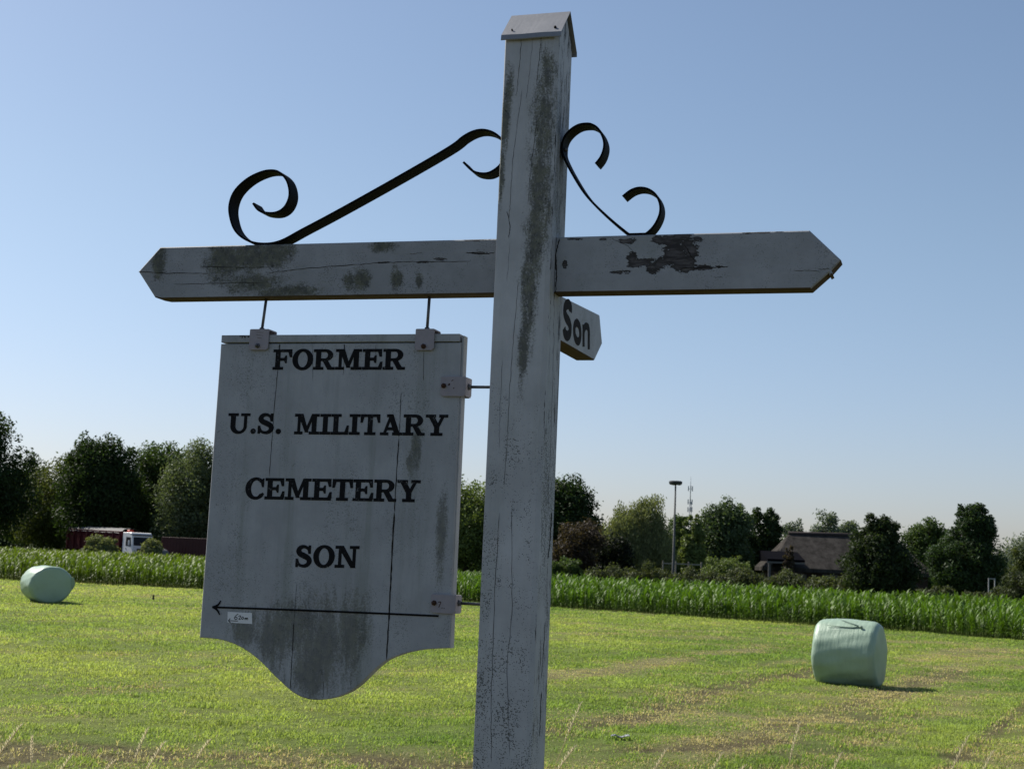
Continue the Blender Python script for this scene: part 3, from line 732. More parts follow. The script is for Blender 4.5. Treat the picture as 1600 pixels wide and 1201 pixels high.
# ------------------------------------------------------------------ trucks on the road behind the maize
S_road = MB(); S_road.box(-140, 140.8, -.2, -12, 149.5, .03)
props(S_road.build('road', simple('asphalt', (.05, .05, .052), .9, .2, 0, .2, 2, .2)), kind='structure')
M_red = simple('red_paint', (.05, .005, .009), .6, .15, 0, .25, 3, .05); M_cream = simple('cab_white', (.72, .72, .72), .35, .5, 0, .05, 4, 0)
M_glass = simple('cab_glass', (.012, .014, .018), .35, .25, 0, .2, 4, 0); M_tyre = simple('tyre_rubber', (.02, .02, .02), .85, .2, 0, .2, 10, 0)
M_tarp = simple('grey_tarp', (.15, .148, .15), .7, .2, 0, .2, 2, .2); M_dark = simple('dark_chassis', (.02, .02, .022), .7, .3, 0, .2, 6, 0)
M_orange = simple('red_beacon', (.45, .05, .03), .3, .5, 0, .1, 4, 0)
def wheel(root, x, y, r_=.5, w=.3):
    """tyre (with its rim) on an axle along local y"""
    n = 22; vs = []; pr = [(.6, -w/2), (.92, -w/2), (1, -w/2+.05), (1, w/2-.05), (.92, w/2), (.6, w/2)]
    for rr, yy in pr:
        for k in range(n): vs.append((x+rr*r_*math.cos(6.2832*k/n), y+yy, r_+rr*r_*math.sin(6.2832*k/n)))
    t_ = MB().add(vs, [(i*n+k, i*n+(k+1) % n, ((i+1) % 6)*n+(k+1) % n, ((i+1) % 6)*n+k) for i in range(6) for k in range(n)], 0, True).build('wheel', M_tyre, root)
    s = MB(); s.tube([(x, y-w*.32, r_), (x, y+w*.32, r_)], r_*.6, 18); s.build('rim', M_steel, t_)
def tipper():
    # local frame: x forward, y to the left of travel
    Y = 145.; c = at(208, 845, Y); ang = -math.radians(42)
    root = empty('tipper_truck', 'white-cabbed truck with a red tipper body and grey sheet on top, behind the maize', 'truck', (c[0], Y, .03), ang)
    # root sits under the near front corner of the cab (its right front corner as seen)
    w = 2.45; zt = 3.12
    y0, y1 = 0, w
    prof = [(-1.9, .75), (-.05, .75), (0, 1.35), (-.05, 1.75), (-.22, 2.75), (-.42, zt-.06), (-.7, zt), (-1.9, zt-.02)]
    cab = MB().prism([(x, z) for x, z in prof], 'y', y0, y1, 0, .04).build('cab', M_cream, root)
    ws = MB(); ws.add([(-.028, .12, 1.8), (-.028, w-.12, 1.8), (-.23, w-.16, 2.78), (-.23, .16, 2.78), (-.075, .12, 1.79), (-.075, w-.12, 1.79), (-.275, w-.16, 2.77), (-.275, .16, 2.77)],
           [(0, 1, 2, 3), (4, 7, 6, 5), (0, 4, 5, 1), (1, 5, 6, 2), (2, 6, 7, 3), (3, 7, 4, 0)]); ws.build('windscreen', M_glass, cab)
    MB().prism([(-1.3, 1.75), (-.35, 1.68), (-.45, 2.6), (-1.25, 2.65)], 'y', -.012, .02).build('side_window', M_glass, cab)
    MB().prism([(-1.3, 1.75), (-.35, 1.68), (-.45, 2.6), (-1.25, 2.65)], 'y', w-.02, w+.012).build('side_window', M_glass, cab)
    MB().box(-.62, -.2, 1.8, -.5, -.03, 2.3, 0, .03).build('mirror', M_cream, cab)
    MB().box(-1.3, -.02, 1.42, -1.12, .01, 1.5).build('door_handle', M_dark, cab)
    MB().box(-.01, .5, 1.05, .02, w-.5, 1.5).build('grille', M_dark, cab)
    MB().box(-.12, .02, .42, .08, w-.02, .74, 0, .04).build('bumper', M_cream, root)
    for y in (.1, w-.5): MB().box(.081, y, .5, .10, y+.4, .68).build('headlight', simple('headlamp_glass', (.6, .6, .58), .15, .6, 0, .1, 5, 0), root)
    MB().box(-.55, .0, 2.86, -.1, w, 2.92).build('sun_visor', M_dark, cab)
    MB().box(-1.75, .3, zt+.0, -1.2, .8, zt+.25, 0, .08).build('beacon', M_orange, cab)
    MB().box(-12.6, .6, .55, -.3, w-.6, .74).build('chassis', M_dark, root)
    L0, L1 = -12.6, -2.3; zb = 3.2
    body = MB().prism([(L0, 1.15), (L1, 1.15), (L1+.05, zb), (L0, zb+.12)], 'y', -.03, w+.03, 0, .03).build('tipper_body', M_red, root)
    for k in range(9):
        x = L0+.3+k*(L1-L0-.5)/8; MB().box(x, -.09, 1.2, x+.12, -.031, zb-.05).build('rib', M_red, body)
    sh = MB()
    nx = 26; vs = []
    for i in range(nx+1):
        x = L0+(L1-L0)*i/nx
        for j in range(7):
            f = j/6; z = zb+.13-.1*i/nx+.28*math.sin(math.pi*f)+.03*math.sin(i*1.7+j); vs.append((x, -.07+(w+.14)*f, z if 0 < j < 6 else z-.22))
    sh.add(vs, [(i*7+j, i*7+j+1, (i+1)*7+j+1, (i+1)*7+j) for i in range(nx) for j in range(6)], 0, True); sh.build('tarpaulin', M_tarp, root)
    for x in (-1.0, -9.4, -10.8):
        wheel(root, x, .2); wheel(root, x, w-.2)
tipper()
def red_container():
    Y = 143.4; a = at(252, 850, Y); root = empty('container_trailer', 'dark red container trailer parked right of the white cab, partly behind the hanging sign', 'trailer', (a[0], Y, .0), -math.radians(12))
    zt = at(285, 839.5, Y)[2]; L = 5.6
    M = simple('dark_red_paint', (.05, .014, .014), .6, .3, 0, .3, 3, .1)
    b = MB().box(0, 0, 1.0, L, 2.45, zt, 0, .03).build('container', M, root)
    for k in range(16): MB().box(.15+k*.34, -.03, 1.1, .27+k*.34, -.001, zt-.1).build('corrugation', M, b)
    MB().box(L-.5, -.04, 1.5, L-.2, -.031, zt-.5).build('notice_plate', M_tarp, b)
    MB().box(.1, .5, .7, L-.1, 1.95, .98).build('chassis', M_dark, root)
    for x in (.9, 4.2, 5.0):
        wheel(root, x, .2, .48); wheel(root, x, 2.25, .48)
red_container()
def grey_heap():
    Y = 141.8; a = at(252, 860, Y); zt = at(250, 856.5, Y)[2]; mb = MB(); n = 24; vs = [(0, 0, zt)]; fs = []
    for i in range(1, 7):
        f = i/6
        for k in range(n):
            th = 6.2832*k/n; rr = 1.35*f*(1+.06*math.sin(3*th+1)); vs.append((rr*math.cos(th), .8*rr*math.sin(th), zt*(1-f**2.6)+.03*math.sin(5*th+i)*f*(i < 6)))
    fs += [(0, 1+k, 1+(k+1) % n) for k in range(n)]
    for i in range(5): fs += [(1+i*n+k, 1+i*n+n+k, 1+i*n+n+(k+1) % n, 1+i*n+(k+1) % n) for k in range(n)]
    o = mb.add(vs, fs, 0, True).build('covered_heap', M_tarp); o.location = (a[0], Y, 0)
    props(o, 'low rounded pale grey covered heap beside the small bush right of the white cab', 'heap')
grey_heap()

# ------------------------------------------------------------------ wrapped bales
def bale_mesh(L, rx, rz, seed, corner=.17):
    """a barrel along local x, resting on z=0; sagging flat foot, stretch-film wrinkles"""
    n, prof = 72, []
    def rad(t):   # t -1..1 along the axis
        return 1+.03*(1-t*t)
    xs = []
    for i in range(12): xs.append((-L/2+.02*math.sin(i/11*math.pi/2)*0, i/12*.80))          # flat end
    P = []
    for i in range(10): f = i/10; P.append((-L/2-.02*(1-f*f), f*.82))
    for i in range(9): a = i/8*math.pi/2; P.append((-L/2+corner*(1-math.cos(a)), .82+.18*math.sin(a)))
    for i in range(1, 24): t = i/24; P.append((-L/2+corner+(L-2*corner)*t, 1+.014*math.sin(math.pi*t)))
    for i in range(9): a = math.pi/2*(1-i/8); P.append((L/2-corner*(1-math.cos(a)), .82+.18*math.sin(a)))
    for i in range(9, -1, -1): f = i/10; P.append((L/2+.02*(1-f*f), f*.82))
    V = []
    for (x, f) in P:
        for k in range(n):
            a = 2*math.pi*k/n; wr = .006*math.sin(9*a+4*x+seed)+.004*math.sin(17*a-7*x)+.012*math.sin(2*a+seed*2+3*x)
            wr *= f*f; y = (rx+wr)*f*math.sin(a); z = rz+(rz+wr)*f*math.cos(a)
            lo = .10*rz
            if z < lo*1.6: z = lo+(z-lo)*.38 if z < lo else z; 
            if z < lo*2: y *= 1+.05*(lo*2-z)/(lo*2)
            V.append((x+.008*f*f*math.sin(5*a+seed), y, z))
    V = np.array(V); V[:, 2] -= V[:, 2].min()
    m_ = len(P); Q = np.array([(i*n+k, i*n+(k+1) % n, (i+1)*n+(k+1) % n, (i+1)*n+k) for i in range(m_-1) for k in range(n)])
    return V, Q
def film_mat():
    t = NT('pale_green_film'); co = t.obj(); lay = t.noise(co, 7, 5, .6, (1, .25, .25)); fine = t.noise(co, 26, 5, .65, (1, .35, .35))
    dirt = t.ramp(t.noise(co, 3, 5, .6), .5, .8, 0, .22)
    t.set(t.mix(dirt, t.mix(lay, (.245, .335, .25), (.31, .41, .315)), (.17, .21, .12)), .42, .45); bands = t.noise(co, 9, 3, .5, (2.2, .12, .12)); t.bump(t.math('ADD', t.math('ADD', lay, t.math('MULTIPLY', fine, .5)), t.math('MULTIPLY', bands, .6)), .38, .03)
    return t.m
M_film = film_mat(); M_seam = simple('film_seam', (.18, .25, .195), .6, .3, 0, .2, 20, 0)
def bale_right():
    c = ground(1319, 1070); ang = -math.radians(27); d = np.array([c[0], c[1]])
    fwd = np.array([math.sin(math.radians(27)), math.cos(math.radians(27))])
    p = d+fwd*.38
    root = empty('round_bale', 'pale green wrapped bale with a dark film seam on top, at the right', 'bale', (p[0], p[1], gz(p[0], p[1])-.02), ang, 'wrapped bales on the mown field')
    V, Q = bale_mesh(1.16, .60, .605, 1.0, .13); np_mesh('wrapped_body', V, Q, M_film, root, None, True)
    def top(x, y): return (x, y, .605+.62*math.sqrt(max(0, 1-(y/.612)**2))-.004+.0)
    mb = MB(); mb.tube([top(x, y) for x, y in ((-.22, -.10), (-.05, -.22), (.12, -.31), (.27, -.37))], [.004, .008, .010, .012], 6)
    mb.tube([top(x, y) for x, y in ((-.34, -.38), (-.2, -.39), (0., -.40), (.15, -.40), (.27, -.375))], [.004, .007, .009, .010, .012], 6)
    mb.build('film_seam', M_seam, root)
    MB().tube([top(.26, -.37), (.30, -.40, 1.09), (.33, -.42, 1.07)], [.016, .03, .008], 8).build('film_knot', M_seam, root)
bale_right()
def bale_left():
    c = ground(78, 941); az = math.atan2(-.81, .58)     # the shaded end looks this way
    e = np.array([.58, -.81]); p = np.array([c[0], c[1]])-e*.5
    root = empty('round_bale', 'sagging oval pale green wrapped bale far off at the left by the maize', 'bale', (p[0], p[1], gz(p[0], p[1])-.02), az, 'wrapped bales on the mown field')
    V, Q = bale_mesh(1.12, .715, .61, 2.3, .13); np_mesh('wrapped_body', V, Q, M_film, root, None, True)
    mb = MB(); mb.add([(.50, .62, .82), (.58, .70, .84), (.60, .74, .60), (.52, .70, .46), (.49, .63, .55), (.52, .60, .82), (.60, .69, .85), (.62, .735, .61), (.54, .70, .47), (.51, .635, .55)],
                      [(0, 1, 2, 3, 4), (9, 8, 7, 6, 5), (0, 5, 6, 1), (1, 6, 7, 2), (2, 7, 8, 3), (3, 8, 9, 4), (4, 9, 5, 0)])
    mb.build('film_flap', M_film, root)
bale_left()

def stake():
    p = ground(239.5, 936); o = MB(); h = .2
    o.prism([(-.03, -.05), (.03, -.05), (.032, h-.03), (0, h), (-.028, h-.02)], 'y', -.025, .025); o = o.build('marker_stake', M_bark)
    o.location = (p[0], p[1], gz(p[0], p[1])); props(o, 'tiny dark stake in the mown grass between left bale and sign', 'stake')
stake()
def scrap():
    p = ground(968, 1156); mb = MB(); n = 9; vs = []; rg = np.random.default_rng(4)
    for i in range(n):
        for j in range(n):
            vs.append((.20*(i/(n-1)-.5)+rg.normal(0, .008), .12*(j/(n-1)-.5)+rg.normal(0, .008), .03+.02*rg.random()+.012*math.sin(i)))
    top = len(vs); vs += [(x, y, z-.004) for x, y, z in vs]
    fs = []
    for i in range(n-1):
        for j in range(n-1):
            q_ = [i*n+j, i*n+j+1, (i+1)*n+j+1, (i+1)*n+j]; fs += [tuple(q_), tuple(top+k for k in q_[::-1])]
    o = mb.add(vs, fs).build('plastic_scrap', simple('pale_plastic', (.30, .31, .31), .4, .4, 0, .1, 20, 0)); o.location = (p[0], p[1], gz(p[0], p[1]))
    props(o, 'crumpled pale scrap lying in the grass right of the signpost', 'litter')
scrap()

# ------------------------------------------------------------------ dry grass stalks near the road verge
def stalk(tip, low, Y, label, head=.16, hook=0.):
    a, b = at(*tip, Y), at(*low, Y); d = b-a; zg = float(gz(np.array([a[0]]), np.array([Y]))[0])
    base = a+d*((zg-a[2])/d[2]) if abs(d[2]) > 1e-3 else b
    base[0] = a[0]+np.clip(base[0]-a[0], -.35, .35)
    root = empty('dry_grass_stalk', label, 'grass stalk', (base[0], Y, zg), 0, 'dry grass stalks along the lower edge')
    T = a-np.array([base[0], Y, zg]); rg = np.random.default_rng(int(tip[0])); hk = hook
    path = []
    for i in range(9):
        f = i/8; bow = .06*math.sin(math.pi*f)*(-1 if T[0] > 0 else 1)
        path.append((T[0]*f**1.35+bow*.3, .05*f*f, T[2]*f-(hk*(f-.8)*5*.05 if f > .8 else 0)))
    col = np.array([.40, .33, .19])
    mb = MB(); mb.tube(path, [.0030-.0014*i/8 for i in range(9)], 4)
    o = mb.build('stem', M_stalk, root)
    hd = MB(); P = [Vector(p) for p in path]
    n = 46
    for i in range(n):
        f = i/n; p = P[-1].lerp(P[-2], min(1, f*1.5)) if f < .67 else P[-2].lerp(P[-3], (f-.67)*1.5); sz = .45+.55*math.sin(math.pi*min(f+.08, 1)); an = i*2.4
        d_ = Vector((math.cos(an)*.55, math.sin(an)*.55, 1)).normalized(); L_ = .017*sz+.006; sd_ = d_.cross(Vector((math.cos(an+1.2), math.sin(an+1.2), .3))).normalized()*.0026
        q_ = p+d_*L_; m_ = p+d_*L_*.5
        hd.add([p, m_+sd_, q_, m_-sd_], [(0, 1, 2, 3)])
    hd.build('seed_head', M_stalk, root, False)
def stalk_mat():
    t = NT('stalk_straw'); n = t.noise(t.obj(), 30, 3); c = t.mix(n, (.55, .47, .29), (.74, .65, .43)); t.set(c, .7, .15)
    tr = t.n('ShaderNodeBsdfTranslucent'); t.l(c, tr.inputs[0]); mx = t.n('ShaderNodeMixShader'); mx.inputs[0].default_value = .55
    t.l(t.b.outputs[0], mx.inputs[1]); t.l(tr.outputs[0], mx.inputs[2]); t.l(mx.outputs[0], t.out.inputs[0]); return t.m
M_stalk = stalk_mat()
stalk((28, 1134), (0, 1170), 6.8, 'long slanting dry stalk at the lower left corner')
stalk((45, 1152), (42, 1201), 7.6, 'upright dry stalk, second from the lower left corner')
stalk((108, 1181), (97, 1205), 7.2, 'short dry stalk between the left corner stalks and the pair below the sign')
stalk((176, 1190), (166, 1206), 7.2, 'very short dry stalk tip just left of the tall pair below the sign')
stalk((227, 1140), (210, 1201), 7.0, 'tallest dry stalk below the left side of the hanging sign')
stalk((253, 1162), (234, 1206), 6.6, 'leaning dry stalk right of the tallest one below the sign')
stalk((326, 1143), (306, 1201), 7.8, 'hooked dry stalk below the left tip of the sign', hook=1)
stalk((909, 1100), (880, 1196), 7.0, 'tallest dry stalk immediately right of the signpost')
stalk((900, 1158), (874, 1206), 6.6, 'shorter curved dry stalk at the foot of the signpost', hook=.6)
stalk((1044, 1172), (1032, 1201), 7.4, 'lone short dry stalk midway between post and right bale')
stalk((1131, 1179), (1122, 1201), 7.4, 'dry stalk left of the hooked one below the right bale')
stalk((1168, 1182), (1148, 1204), 7.0, 'hooked short dry stalk at the lower edge, left of the tall stalk under the bale', hook=1)
stalk((1253, 1132), (1240, 1201), 7.0, 'tall thin dry stalk below the left edge of the right bale')
stalk((1318, 1179), (1311, 1201), 7.3, 'short dry stalk below the middle of the right bale')
stalk((1518, 1153), (1501, 1201), 6.8, 'slanting dry stalk beside the dark rut at the lower right')
stalk((1557, 1176), (1548, 1201), 7.2, 'short dry stalk nearest the lower right corner')

# ================================================================== the signpost
post_moss = [onw(x, y, -.075)[0:3:2]+(ru, rv) for x, y, ru, rv in
             ((857, 125, .022, .10), (850, 200, .04, .22), (843, 290, .045, .22), (835, 370, .035, .2), (826, 460, .03, .2), (818, 540, .018, .14),
              (795, 140, .018, .09), (789, 195, .018, .12), (783, 270, .012, .12), (822, 500, .022, .12))]
M_post = old_paint('post_paint', post_moss, (), True, .8, .0735, 2.75)
arm_moss = [onw(x, y, -.025)[0:3:2]+(ru, rv) for x, y, ru, rv in
            ((395, 400, .11, .06), (430, 395, .07, .08), (350, 410, .08, .08), (565, 437, .035, .035), (620, 437, .02, .04), (248, 410, .03, .06), (545, 438, .03, .03), (655, 442, .015, .03),
             (450, 455, .14, .03), (400, 440, .12, .05), (600, 385, .05, .02))]
z5 = lambda x, y: (860+x/3.3333, 340+y/3.3333)
arm_peel = [onw(*z5(x, y), -.025)[0:3:2]+(ru, rv) for x, y, ru, rv in
            ((620, 130, .050, .040), (650, 200, .055, .045), (560, 235, .060, .026), (700, 245, .055, .026), (470, 235, .045, .020), (730, 190, .022, .03), (815, 262, .050, .013), (720, 150, .028, .034), (880, 256, .03, .007), (560, 120, .03, .03), (640, 105, .06, .025), (430, 200, .02, .02),
             (405, 120, .034, .012), (355, 282, .040, .009), (75, 235, .010, .020), (770, 110, .022, .010), (270, 112, .02, .006), (120, 112, .03, .004), (25, 240, .006, .03), (1100, 78, .05, .004), (1200, 74, .04, .004))]
M_arm = old_paint('arm_paint', arm_moss, arm_peel, False, .5, None, None, (.30, .31, .335))
left_peel = [onw(x, y, -.025)[0:3:2]+(ru, rv) for x, y, ru, rv in ((688, 405, .026, .010), (748, 395, .035, .004), (660, 410, .035, .004), (740, 375, .05, .004), (600, 410, .03, .003))]
M_arm_left = old_paint('left_arm_paint', arm_moss, left_peel, False, .6, None, None, (.29, .30, .325))
M_son = old_paint('side_arm_paint', (), (), False, .45)
board_moss = [onw(x, y, -.012)[0:3:2]+(ru, rv) for x, y, ru, rv in
              ((440, 990, .10, .11), (500, 1010, .12, .16), (545, 990, .07, .13), (470, 970, .12, .05), (650, 700, .022, .07), (690, 830, .018, .13), (640, 720, .012, .05), (385, 985, .05, .06), (480, 1050, .08, .1))]
M_board = old_paint('board_paint', board_moss, (), True, .4, None, None, (.325, .338, .362), .9)
M_under = simple('brown_underside', (.075, .055, .035), .9, .1, 0, .45, 25, .3)  # darker brown for the downward-facing arm faces
M_tin = simple('zinc_sheet', (.20, .205, .22), .5, .35, .4, .22, 14, .12)
M_plate = simple('bracket_paint', (.27, .25, .275), .6, .2, 0, .15, 60, .1)

RZ = -PSI; LOC = (P0[0], P0[1], 0)
post = empty('signpost', 'white weathered wooden signpost with two pointed arms, iron scrolls and zinc cap', 'signpost', LOC, RZ)
def ribbon(mb, pts, w, y, mat, jit=.0012, n=10, face='y'):
    """thin dark crack lying .6 mm proud of a face; pts are (u, v)"""
    rg = random.Random(int(pts[0][0]*1e4)); path = []
    for (a, b) in zip(pts[:-1], pts[1:]):
        for i in range(n): f = i/n; path.append((a[0]+(b[0]-a[0])*f, a[1]+(b[1]-a[1])*f))
    path.append(pts[-1]); N = len(path)
    dx, dz = pts[-1][0]-pts[0][0], pts[-1][1]-pts[0][1]; L = math.hypot(dx, dz); nx, nz = -dz/L, dx/L
    vs = []
    for i, p in enumerate(path):
        j = rg.uniform(-jit, jit); ww = w*(.15 if i in (0, N-1) else rg.uniform(.5, 1.15))/2
        for s in (-1, 1):
            u, v = p[0]+nx*(j+s*ww), p[1]+nz*(j+s*ww)
            vs.append((u, y, v) if face == 'y' else (y, u, v))
    mb.add(vs, [(2*i, 2*i+1, 2*i+3, 2*i+2) for i in range(N-1)], mat)

def build_post():
    mb = MB(); b = .011; h = .075; ze = 3.392; zr = 3.470
    a_ = .003; fp = [(-h+a_, -h), (h-b, -h), (h, -h+b), (h, h-b), (h-b, h), (-h+b, h), (-h, h-b), (-h, -h+a_)]
    zs = np.linspace(.2, ze-.01, 24); vs = []
    for z in zs: vs += [(x, y, z) for x, y in fp]
    top = [(x, y, ze+(zr-ze)*(1-abs(y)/h)) for x, y in fp]; vs += top; K = len(zs)
    vs += [(h, 0, zr), (-h, 0, zr)]; r_, l_ = len(vs)-2, len(vs)-1; o = K*8
    fs = [(k*8+i, k*8+(i+1) % 8, k*8+8+(i+1) % 8, k*8+8+i) for k in range(K) for i in range(8) if not (k == K-1 and i in (2, 6))]
    k = (K-1)*8
    fs += [(k+2, k+3, o+3, r_, o+2), (k+6, k+7, o+7, l_, o+6), (o+0, o+1, o+2, r_, l_, o+7), (o+5, o+6, l_, r_, o+3, o+4), tuple(range(7, -1, -1))]
    mb.add(vs, fs)
    P = lambda x, y: onw(x, y, -.0753)[0:3:2]
    for pts, w in (([(815, 58), (812, 100), (808, 140), (806, 150)], .0016), ([(846, 56), (843, 90), (838, 130)], .0016), ([(816, 140), (809, 190), (801, 250), (797, 320), (795, 345)], .0013),
                   ([(833, 60), (827, 120), (822, 155)], .0009), ([(792, 330), (797, 352), (795, 372)], .0028), ([(797, 380), (792, 440)], .0008),
                   ([(810, 440), (803, 520), (797, 600), (793, 680), (788, 760)], .0013), ([(780, 800), (772, 950), (767, 1100), (768, 1190)], .0016),
                   ([(800, 790), (800, 960), (792, 1040), (796, 1180)], .0016), ([(785, 560), (781, 640), (780, 700)], .0009), ([(840, 180), (832, 240), (824, 320)], .0015)):
        ribbon(mb, [P(*p) for p in pts], w*.75, -.0756, 1)
    R = lambda x, y: onu(x, y, .0753)[1:3]
    for pts, w in (([(852, 970), (848, 1030), (846, 1060)], .0035), ([(846, 1080), (843, 1150)], .006), ([(862, 800), (859, 850), (856, 872)], .010), ([(888, 65), (886, 90)], .003),
                   ([(886, 110), (884, 150)], .003), ([(878, 125), (876, 150)], .003), ([(882, 165), (879, 200)], .0025), ([(866, 520), (862, 640), (859, 740)], .0018), ([(874, 560), (868, 700)], .0022), ([(856, 900), (853, 960)], .0015)):
        ribbon(mb, [R(*p) for p in pts], w, .0756, 1, .0025, 14, 'x')
    mb.build('post_shaft', [M_post, M_crack], post)
build_post()
def build_cap():
    # folded sheet: profile in (w, z), swept along u
    prof = [(-.0855, 3.3885), (-.0835, 3.402), (0, 3.489), (.0835, 3.402), (.0855, 3.392)]
    inner = [(y*.985, z-.0022) for y, z in prof]
    cap = MB(); n = 12; vs = []
    us = [-.0835+.168*i/n for i in range(n+1)]
    for u in us:
        wob = .0005*math.sin(u*60)
        for k, (y, z) in enumerate(prof): vs.append((u, y, z+(wob if k in (0, 1) else 0)))
        for k, (y, z) in enumerate(inner): vs.append((u, y, z+(wob if k in (0, 1) else 0)))
    m_ = 10; fs = []
    for i in range(n):
        for k in range(4):
            fs += [(i*m_+k, (i+1)*m_+k, (i+1)*m_+k+1, i*m_+k+1), (i*m_+5+k, i*m_+6+k, (i+1)*m_+6+k, (i+1)*m_+5+k)]
        for a, b in ((0, 5), (9, 4)): fs.append((i*m_+a, i*m_+b, (i+1)*m_+b, (i+1)*m_+a))
    for i in (0, n):
        for k in range(4): fs.append((i*m_+k, i*m_+k+1, i*m_+6+k, i*m_+5+k))
    c = cap.add(vs, fs).build('cap', M_tin, post)
    for px, r_ in (((799, 48), .0026), ((866.5, 43.5), .0040)):
        u = onw(*px, -.075)[0]; z = onw(*px, -.07)[2]; y = -.0835*(1-(z-3.402)/.087) if z > 3.402 else -.084
        MB().tube([(u, y+.001, z), (u, y-.0035, z+.0035)], [r_, r_*.8], 10).build('nail', M_iron, c)
build_cap()

def arm(name, poly, y0, y1, mat, cracks=(), axis='y', crack_at=None):
    mb = MB(); mb.prism(poly, axis, y0, y1, 0, .003)
    for pts, w in cracks: ribbon(mb, pts, w*.8, crack_at, 1)
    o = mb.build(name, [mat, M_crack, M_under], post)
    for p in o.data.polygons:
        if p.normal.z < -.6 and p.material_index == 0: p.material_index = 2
    return o
PW = lambda x, y: onw(x, y, -.0253)[0:3:2]
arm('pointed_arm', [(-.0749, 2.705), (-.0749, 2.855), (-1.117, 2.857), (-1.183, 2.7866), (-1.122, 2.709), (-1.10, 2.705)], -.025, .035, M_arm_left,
    [([PW(216, 424), PW(260, 427), PW(327, 427)], .0022), ([PW(312, 417), PW(420, 418), PW(428, 426)], .0018), ([PW(270, 444), PW(420, 441)], .0014), ([PW(420, 426), PW(470, 420), PW(560, 413)], .0022),
     ([PW(560, 413), PW(600, 410), PW(650, 409), PW(735, 408)], .0022), ([PW(728, 394), PW(750, 397), PW(773, 395)], .0036), ([PW(640, 397), PW(660, 395)], .0012)], 'y', -.0256)
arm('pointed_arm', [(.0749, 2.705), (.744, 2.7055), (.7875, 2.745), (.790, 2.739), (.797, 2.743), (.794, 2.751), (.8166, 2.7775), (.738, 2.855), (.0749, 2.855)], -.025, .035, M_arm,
    [([PW(1240, 422), PW(1283, 424)], .0014), ([PW(1278, 421), PW(1296, 420)], .002), ([PW(1115, 433), PW(1130, 433)], .001), ([PW(955, 372), PW(982, 385), PW(995, 400)], .0016), ([PW(1070, 383), PW(1085, 408)], .003),
     ([PW(1060, 419), PW(1115, 418), PW(1138, 416)], .003), ([PW(874, 373), PW(868, 400), PW(870, 430), PW(868, 458)], .004)], 'y', -.0256)
sonp = [(.0752, 2.615), (.6304, 2.6206), (.7225, 2.6871), (.6754, 2.7708), (.0752, 2.735)]
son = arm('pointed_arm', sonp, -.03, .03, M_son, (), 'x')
son['label'] = 'rear arm lettered Son pointing away from the viewer'

def strap(name, front_px, w0=-.021, w1=.031, th=.006, umin=None, umax=None, taper=True):
    pts = [list(onw(x, y, w0)[0:3:2]) for x, y in front_px]
    # smooth through the traced points
    P = np.array(pts); n = len(P); out = []
    for i in range(n-1):
        p0, p1, p2, p3 = P[max(i-1, 0)], P[i], P[i+1], P[min(i+2, n-1)]
        for k in range(6):
            t_ = k/6; out.append(.5*((2*p1)+(-p0+p2)*t_+(2*p0-5*p1+4*p2-p3)*t_**2+(-p0+3*p1-3*p2+p3)*t_**3))
    out.append(P[-1]); out = np.array(out)
    if umin is not None: out[:, 0] = np.maximum(out[:, 0], umin)
    if umax is not None: out[:, 0] = np.minimum(out[:, 0], umax)
    for _ in range(2): out[1:-1] = .25*out[:-2]+.5*out[1:-1]+.25*out[2:]
    out[:, 1] = np.where((out[:, 1] < 2.859) & (out[:, 1] > 2.8), np.maximum(out[:, 1], 2.8585), out[:, 1])
    tg = np.gradient(out, axis=0); tg /= np.linalg.norm(tg, axis=1)[:, None]+1e-9; nr = np.stack([-tg[:, 1], tg[:, 0]], 1)
    vs = []; N = len(out)
    for i in range(N):
        a, b = out[i]+nr[i]*th/2, out[i]-nr[i]*th/2
        vs += [(a[0], w0, a[1]), (a[0], w1, a[1]), (b[0], w1, b[1]), (b[0], w0, b[1])]
    fs = [(i*4+k, i*4+(k+1) % 4, i*4+4+(k+1) % 4, i*4+4+k) for i in range(N-1) for k in range(4)]+[(3, 2, 1, 0), tuple((N-1)*4+k for k in range(4))]
    return MB().add(vs, fs).build(name, M_iron, post)
z3 = lambda L: [(200+x/3.753, 240+y/3.753) for x, y in L]
z2 = lambda L: [(700+x/3.875, 170+y/3.875) for x, y in L]
strap('scroll_bracket', z3([(732, 290), (762, 330), (805, 346), (868, 345), (920, 310), (947, 240), (932, 160), (890, 112), (845, 98), (780, 108), (695, 150), (622, 222), (593, 305), (600, 380), (624, 445), (670, 492), (738, 522), (825, 527), (905, 507), (1010, 450)])
      + [(520, 333), (610, 283), (700, 231)] + z2([(85, 172), (150, 137), (210, 127), (270, 142), (318, 178), (334, 215), (338, 258), (334, 300), (312, 343), (270, 376), (230, 391), (180, 388), (140, 370), (92, 322)]), umax=-.0785)
strap('scroll_bracket', z2([(893, 333), (928, 286), (946, 222), (935, 165), (905, 117), (870, 95), (840, 90), (790, 97), (742, 126), (706, 168), (690, 215), (690, 262), (706, 305), (740, 372), (798, 470), (850, 540), (920, 611), (1000, 683), (1060, 732), (1102, 762), (1150, 772), (1195, 758), (1242, 715), (1274, 660), (1286, 610), (1279, 560), (1254, 516), (1215, 488), (1175, 478), (1138, 481), (1100, 497), (1057, 531)]), umin=.0785)
for px in ((883, 233),):
    u, w, z = onu(*px, .085); MB().tube([(.08, .003, z), (.091, .003, z)], [.007, .005], 8).build('screw_head', M_steel, post)

